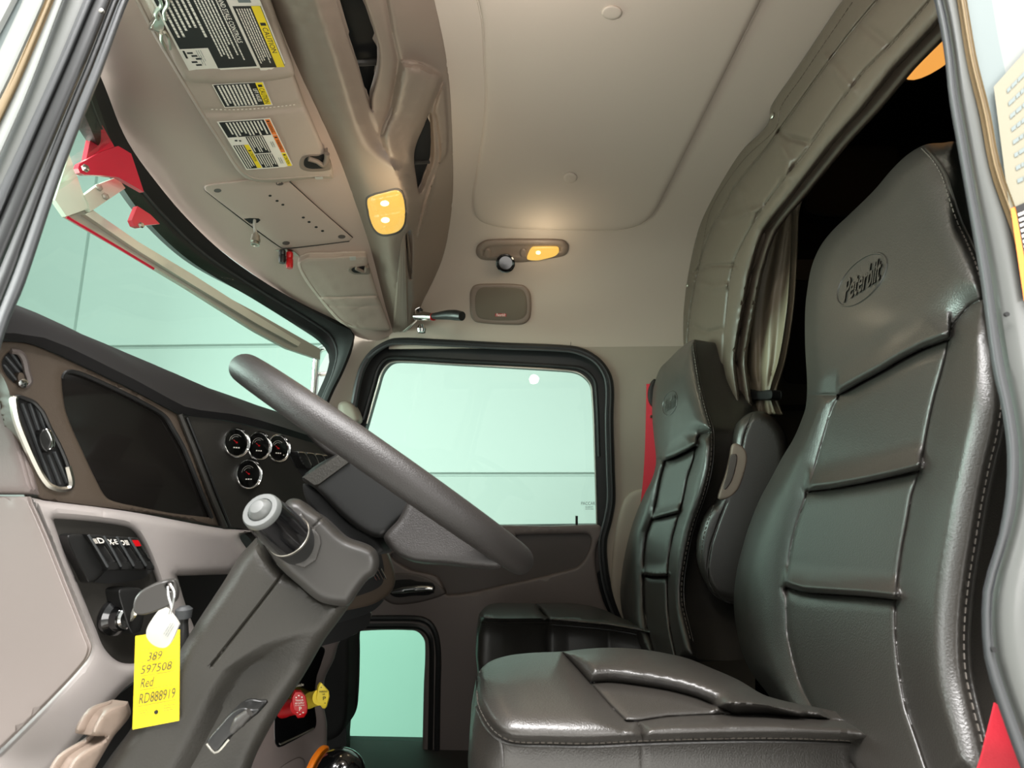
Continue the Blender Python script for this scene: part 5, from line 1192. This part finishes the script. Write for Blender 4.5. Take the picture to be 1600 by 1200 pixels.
# ================================================================ steering column
SC = Plane((0, .60, 0), (0.12, -1, 0))
col = thing('steering_column', 'dark grey steering column with lever rising from the floor to the wheel', 'steering column', tuple(SC.at(300, 1200)))
lowc = [(402, 905), (440, 890), (475, 905), (505, 930), (546, 940), (546, 946), (527, 973), (507, 1000), (475, 1055), (440, 1107), (415, 1150), (396, 1190), (375, 1260), (375, 1260), (130, 1260), (130, 1260), (160, 1200), (200, 1145), (245, 1080), (300, 985), (340, 925), (365, 895), (385, 880)]
lowc_o = [(352, 905), (352, 905), (372, 872), (402, 838), (402, 838)] + lowc[1:-4] + [(245, 1080), (300, 985)]
tex = [(444, 900), (470, 915), (492, 934), (507, 943), (540, 946), (520, 972), (500, 1000), (468, 1055), (430, 1110), (400, 1170), (365, 1260), (215, 1260), (245, 1195), (275, 1148), (310, 1095), (345, 1060), (352, 1030), (372, 990), (405, 945)]
ridge_ = [(456, 985), (430, 1001), (395, 1010), (365, 1022), (337, 1047), (310, 1082), (275, 1148), (240, 1210)]
lc = relief('lower_shroud', SC, lowc_o, 'columntex', col, h=0, rnd_=(22, .035), skirt=[((-.42, 1, -.26), .98, .05), ((-.42, 1, -.26), .95, .09), ((-.42, 1, -.26), .85, .12)], step=8,
       grooves=[(ridge_, 5, .0002), ([(x + 12, y + 8) for x, y in ridge_], 5, .0002), ([(x + 26, y + 16) for x, y in ridge_], 5, .0002), ([(441, 898), (405, 945), (368, 992), (330, 1040)], 2, .004)], hf=lambda V: -.018 * np.clip((V[:, 0] - np.interp(V[:, 1], [985, 1010, 1047, 1082, 1148, 1250], [460, 398, 345, 322, 288, 235])) / 38, 0, 1) ** 1.5 * np.clip((V[:, 1] - 985) / 50, 0, 1))
up = [(412, 845), (424, 822), (440, 797), (447, 784), (456, 779), (470, 781), (484, 792), (505, 806), (540, 838), (572, 850), (586, 858), (592, 870), (592, 885), (586, 898), (575, 906), (560, 925), (546, 945), (535, 947), (507, 943), (490, 934), (468, 915), (442, 892), (424, 868)]
us = relief('upper_shroud', SC, up, 'column', col, h=.022, rnd_=(16, .022), skirt=[((-.30, 1, -.10), .98, .07), ((-.30, 1, -.10), .93, .13), ((-.30, 1, -.10), .8, .16)], step=6, grooves=[([(487, 826), (497, 815), (508, 806)], 1.6, .002)],
       panels=[([(470, 800), (484, 818), (500, 836), (502, 850), (494, 876), (476, 888), (450, 880), (434, 868), (430, 850), (440, 830)], .003, 4)])
# multi-function stalk
b0, b1 = atY(482, 866, .575), atY(407, 797, .49); ax = b1 - b0; L_ = np.linalg.norm(ax)
lathe('stalk_collar', b0 - ax * .12, ax, [(.022, 0), (.023, .004), (.019, .012)], 'column', col)
sk_ = lathe('wiper_stalk', b0, ax, [(.0175, 0), (.0185, L_ * .1), (.0200, L_ * .42)], 'black', col, n=40)
lathe('chrome_band', b0, ax, [(.0199, L_ * .42), (.0204, L_ * .425), (.0204, L_ * .45), (.0199, L_ * .455)], 'satin', sk_, n=40)
lathe('stalk_grip', b0, ax, [(.0200, L_ * .455), (.0192, L_ * .75), (.0172, L_ * .95)], 'gloss', sk_, n=40)
lathe('stalk_end', b0, ax, [(.0172, L_ * .95), (.0168, L_ * .99), (.0156, L_ * 1.01), (.0112, L_ * 1.01), (.0112, L_ * .97)], 'buttongrey', sk_, n=40)
lathe('stalk_button', b0, ax, [(.0106, L_ * .96), (.0106, L_ * 1.01), (.0092, L_ * 1.04), (.006, L_ * 1.07), (0, L_ * 1.075)], 'buttongrey', sk_, n=32)
# tilt lever
TL = Plane(SC.at(370, 1140, .02), (.12, -1, 0))
tl = relief('tilt_lever', TL, [(322, 1161), (345, 1130), (362, 1112), (378, 1104), (395, 1106), (405, 1106), (406, 1112), (392, 1124), (372, 1142), (356, 1156), (338, 1176)], 'black', col, h=.012, rnd_=(4, .008), thick=.02, step=5)
tube('lever_highlight', [TL.at(x, y, .016) for x, y in ((363, 1143), (375, 1127), (390, 1113))], [.003, .006, .004], 'column', tl, n=10)
cord('lever_edge', TL, [(323, 1162), (337, 1176), (358, 1155)], tl, r=.001, m='satin', h=.012)

# ================================================================ steering wheel
r1, r2 = ray(387, 588), ray(806, 880)
wn = np.cross(r1, r2); wn /= np.linalg.norm(wn)
if wn[2] < 0: wn = -wn
WC = atY(595, 742, .735) + wn * .012
wd = atY(806, 880, .72) - atY(387, 588, .72); wd -= wn * (wd @ wn); wd /= np.linalg.norm(wd); wv = np.cross(wn, wd)
sw = thing('steering_wheel', 'thick black leather steering wheel seen edge on with its hub pad', 'steering wheel', tuple(WC))
RR = .216
rim = tube('rim', [WC + RR * (cos(t) * wd + sin(t) * wv) for t in np.linspace(0, 2 * pi, 73)[:-1]], .0178, 'wheel', sw, n=28, closed=True, smoothn=1)
near = -wv if (WC - wv * RR)[1] < WC[1] else wv
tube('rim_seam', [WC + (RR) * (cos(t) * wd + sin(t) * near) + .0178 * (-near * sin(t) * .6 - wd * cos(t) * .6 - wn * .8) * 1.0 for t in np.linspace(.1, pi * .45, 20)], .0006, 'stitch', sw, n=5, smoothn=1)
# spokes and hub under the plane of the rim
def pad(name, pts2, z0, z1, m, parent, bev=.01):
    """extruded shape in the wheel's own plane; pts2 in metres along (wd, near)"""
    bm = bmesh.new(); P = crom(pts2, 5, True)
    lo = [bm.verts.new(Vector(WC + x * wd + y * near + z0 * wn)) for x, y in P]; hi = [bm.verts.new(Vector(WC + x * .9 * wd + y * .9 * near + z1 * wn)) for x, y in P]
    bm.faces.new(lo); bm.faces.new(hi[::-1]); n = len(P)
    for k in range(n): bm.faces.new((lo[k], lo[(k + 1) % n], hi[(k + 1) % n], hi[k]))
    bmesh.ops.recalc_face_normals(bm, faces=bm.faces[:])
    es = [e for e in bm.edges if len(e.link_faces) == 2 and e.calc_face_angle(0) > .8]
    bmesh.ops.bevel(bm, geom=es, offset=bev, segments=4, profile=.6, affect='EDGES')
    return obj(name, bm, m, parent)
HP = Plane(WC + near * .075, (-near * 1.0 + np.array((0, 0, 0))) if (-near)[1] < 0 else near)
HP = Plane(atY(560, 790, .66), (.1, -1, .1))
hub = relief('hub_housing', HP, [(472, 746), (535, 706), (550, 715), (590, 722), (655, 772), (700, 812), (655, 800), (632, 810), (600, 838), (580, 838), (540, 812), (494, 765)], 'black', sw, h=.0, rnd_=(10, .014), thick=.10, step=6)
relief('hub_top', HP, [(472, 746), (472, 746), (535, 706), (535, 706), (551, 719), (551, 719), (494, 761), (494, 761)], 'columntex', hub, h=.004, rnd_=(2, .003), thick=.06, step=6)
relief('hub_collar', Plane(atY(560, 800, .68), (.1, -1, .1)), [(474, 756), (490, 762), (510, 778), (545, 815), (585, 840), (600, 860), (580, 868), (540, 848), (505, 815), (478, 780)], 'matte', sw, h=0, rnd_=(6, .01), thick=.08, step=7)
SPP = Plane(atY(680, 840, .62), (.15, -1, .2))
relief('spoke', SPP, [(600, 838), (622, 812), (645, 775), (680, 785), (720, 815), (765, 855), (785, 885), (745, 886), (700, 881), (650, 877), (625, 868), (608, 855)], 'wheel', sw, h=0, rnd_=(10, .012), thick=.035, step=6)
relief('spoke', Plane(atY(520, 690, .66), (.15, -1, .2)), [(470, 665), (500, 678), (560, 722), (575, 745), (540, 725), (500, 700)], 'wheel', sw, h=-.02, rnd_=(6, .01), thick=.03, step=6)

# ================================================================ key ring in the ignition
KP = Plane((0, .60, 0), (.35, -1, 0))
kb = DL.at(180, 962, 0)
key = thing('ignition_key', 'black headed key in the ignition lock', 'key', tuple(kb))
tipp = KP.at(212, 953)
a_ = io + np.array((.024, -.006, 0)); dd = tipp - a_; L_ = np.linalg.norm(dd); dd /= L_
u_ = np.cross(dd, (0, 0, 1.)); u_ /= np.linalg.norm(u_); v_ = np.cross(u_, dd)
obox('blade', a_ + dd * L_ / 2, [dd, u_, v_], (L_, .0025, .009), 'satin', key, bev=.0006)
relief('key_head', KP, [(208.5, 945), (212, 933), (222, 922), (243, 911), (262, 906), (272, 906), (277, 914), (278, 926), (275, 938), (267, 945), (250, 953), (228, 960), (215, 960), (209, 955)], 'column', key, h=.004, rnd_=(3, .004), thick=.006, step=4, holes=[[(259, 914), (265, 910), (269, 912), (267, 922), (261, 921)]])
tube('key_ring', [KP.at(x, y, .004) for x, y in ((266, 912), (272, 925), (270, 945), (265, 960), (268, 950), (263, 930), (262, 916))], .0010, 'chrome', key, n=8)
wt_ = relief('paper_tag', Plane((0, .585, 0), (.2, -1, 0)), [(249, 953), (258, 950), (262, 952), (279, 975), (277, 982), (268, 1002), (260, 1011), (250, 1012), (237, 1006), (229, 995), (229, 984), (236, 970)], 'white', None, h=0, thick=.003, step=8)
tag(wt_, 'small rounded white tag hanging over the yellow card', 'tag')
tube('tag_loop', [Plane((0, .587, 0), (.2, -1, 0)).at(x, y) for x, y in ((251, 955), (252, 942), (260, 932), (266, 928), (261, 940), (257, 953))], .0014, 'white', wt_, n=8)
d = Decal(Plane((0, .585, 0), (.2, -1, 0)), [(254, 990), (268, 968), (275, 974), (262, 996)], h=.001); d.lines(0, 0, 1, 1, 3, 'bluegrey', 1, fill=.3, wl=.3); d.done('tag_print', wt_)
YT = Plane((0, .59, 0), (.1, -1, 0))
yt = relief('key_card', YT, [(211.5, 994), (211.5, 994), (280.5, 984), (280.5, 984), (279.5, 1126), (279.5, 1126), (207, 1140), (207, 1140)], 'yellow', None, h=0, thick=.001, step=16)
tag(yt, 'yellow key card with handwritten lines hanging below the ignition', 'key card')
d = Decal(YT, [(207, 1140), (279.5, 1126), (280.5, 984), (211.5, 994)], h=.0008)
for v0 in (.835, .70, .555, .405, .235): d.rect(.10, v0, .93, v0 + .004, 'pen', 1)
d.rect(.085, .24, .092, .93, 'pen', 1, nu=1)
d.text('389', .28, .71, .62, .80, 'pen', 2, shear=.3); d.text('597508', .14, .58, .84, .67, 'pen', 2, shear=.2); d.text('Red', .14, .43, .45, .53, 'pen', 2, shear=.3); d.text('RD888919', .12, .26, .92, .37, 'pen', 2, shear=.2)
d.lines(.12, .12, .36, .19, 3, 'pen', 2, fill=.2); d.lines(.66, .12, .92, .20, 3, 'pen', 2, fill=.2); d.rect(0, .0, 1, .03, 'dashgrey', 1) if False else None
d.done('card_print', yt)
relief('punch_hole', YT, [(243.5 + 2.8 * cos(t), 1113 + 3.2 * sin(t)) for t in np.linspace(0, 2 * pi, 14)[:-1]], 'matte', yt, h=.0012, thick=.001, step=9, sm=False)
fb = thing('key_fob', 'black key fob with blue sticker hanging behind the yellow card', 'key fob', tuple(atY(286, 1000, .61)))
tube('fob_strap', [atY(x, y, .612) for x, y in ((287, 955), (286, 975), (286, 1005), (287, 1040))], [.006, .005, .006, .005], 'black', fb, n=12)
lathe('fob_ferrule', atY(287, 958, .612), (0, 0, 1), [(0, -.006), (.008, -.005), (.0085, .004), (.005, .007), (0, .007)], 'sealgrey', fb, n=16)
FP = Plane((0, .61, 0), (.1, -1, 0))
relief('fob_body', FP, [(275, 1042), (290, 1040), (297, 1046), (297, 1062), (292, 1075), (283, 1080), (275, 1078)], 'sealgrey', fb, h=.004, rnd_=(2.5, .003), thick=.008, step=4)
relief('fob_sticker', FP, [(276, 1046), (286, 1044), (290, 1068), (276, 1072)], 'blue', fb, h=.0045, thick=.002, step=9, sm=False)
relief('fob_clip', FP, [(290, 1022), (300, 1018), (303, 1026), (296, 1036), (290, 1034)], 'black', fb, h=.006, thick=.006, step=5)

# ================================================================ shift lever by the brake valves
sh_ = thing('shift_lever', 'glossy black lever knob with orange collar at the bottom edge', 'lever', tuple(atY(520, 1215, 1.0)))
c_ = atY(528, 1212, .98)
bm = bmesh.new(); bmesh.ops.create_uvsphere(bm, u_segments=32, v_segments=18, radius=1)
for v in bm.verts: v.co = Vector((v.co.x * .045 + c_[0], v.co.y * .038 + c_[1], v.co.z * .040 + c_[2]))
obj('knob', bm, 'gloss', sh_)
axk = np.array((1, -.2, -.25)); axk /= np.linalg.norm(axk)
lathe('orange_collar', c_ - axk * .044, axk, [(.022, -.004), (.030, 0), (.031, .005), (.028, .008), (.018, .008)], 'orange', sh_)
tube('lever_shaft', [c_ - np.array((.01, 0, .02)), c_ - np.array((.03, 0, .3)), (c_[0] - .05, c_[1], -.87)], .012, 'black', sh_, n=12)
d = Decal(Plane(c_ + np.array((-.01, -.045, 0)), (.0, -1, .3)), [(500, 1205), (512, 1202), (512, 1185), (500, 1190)], h=0)
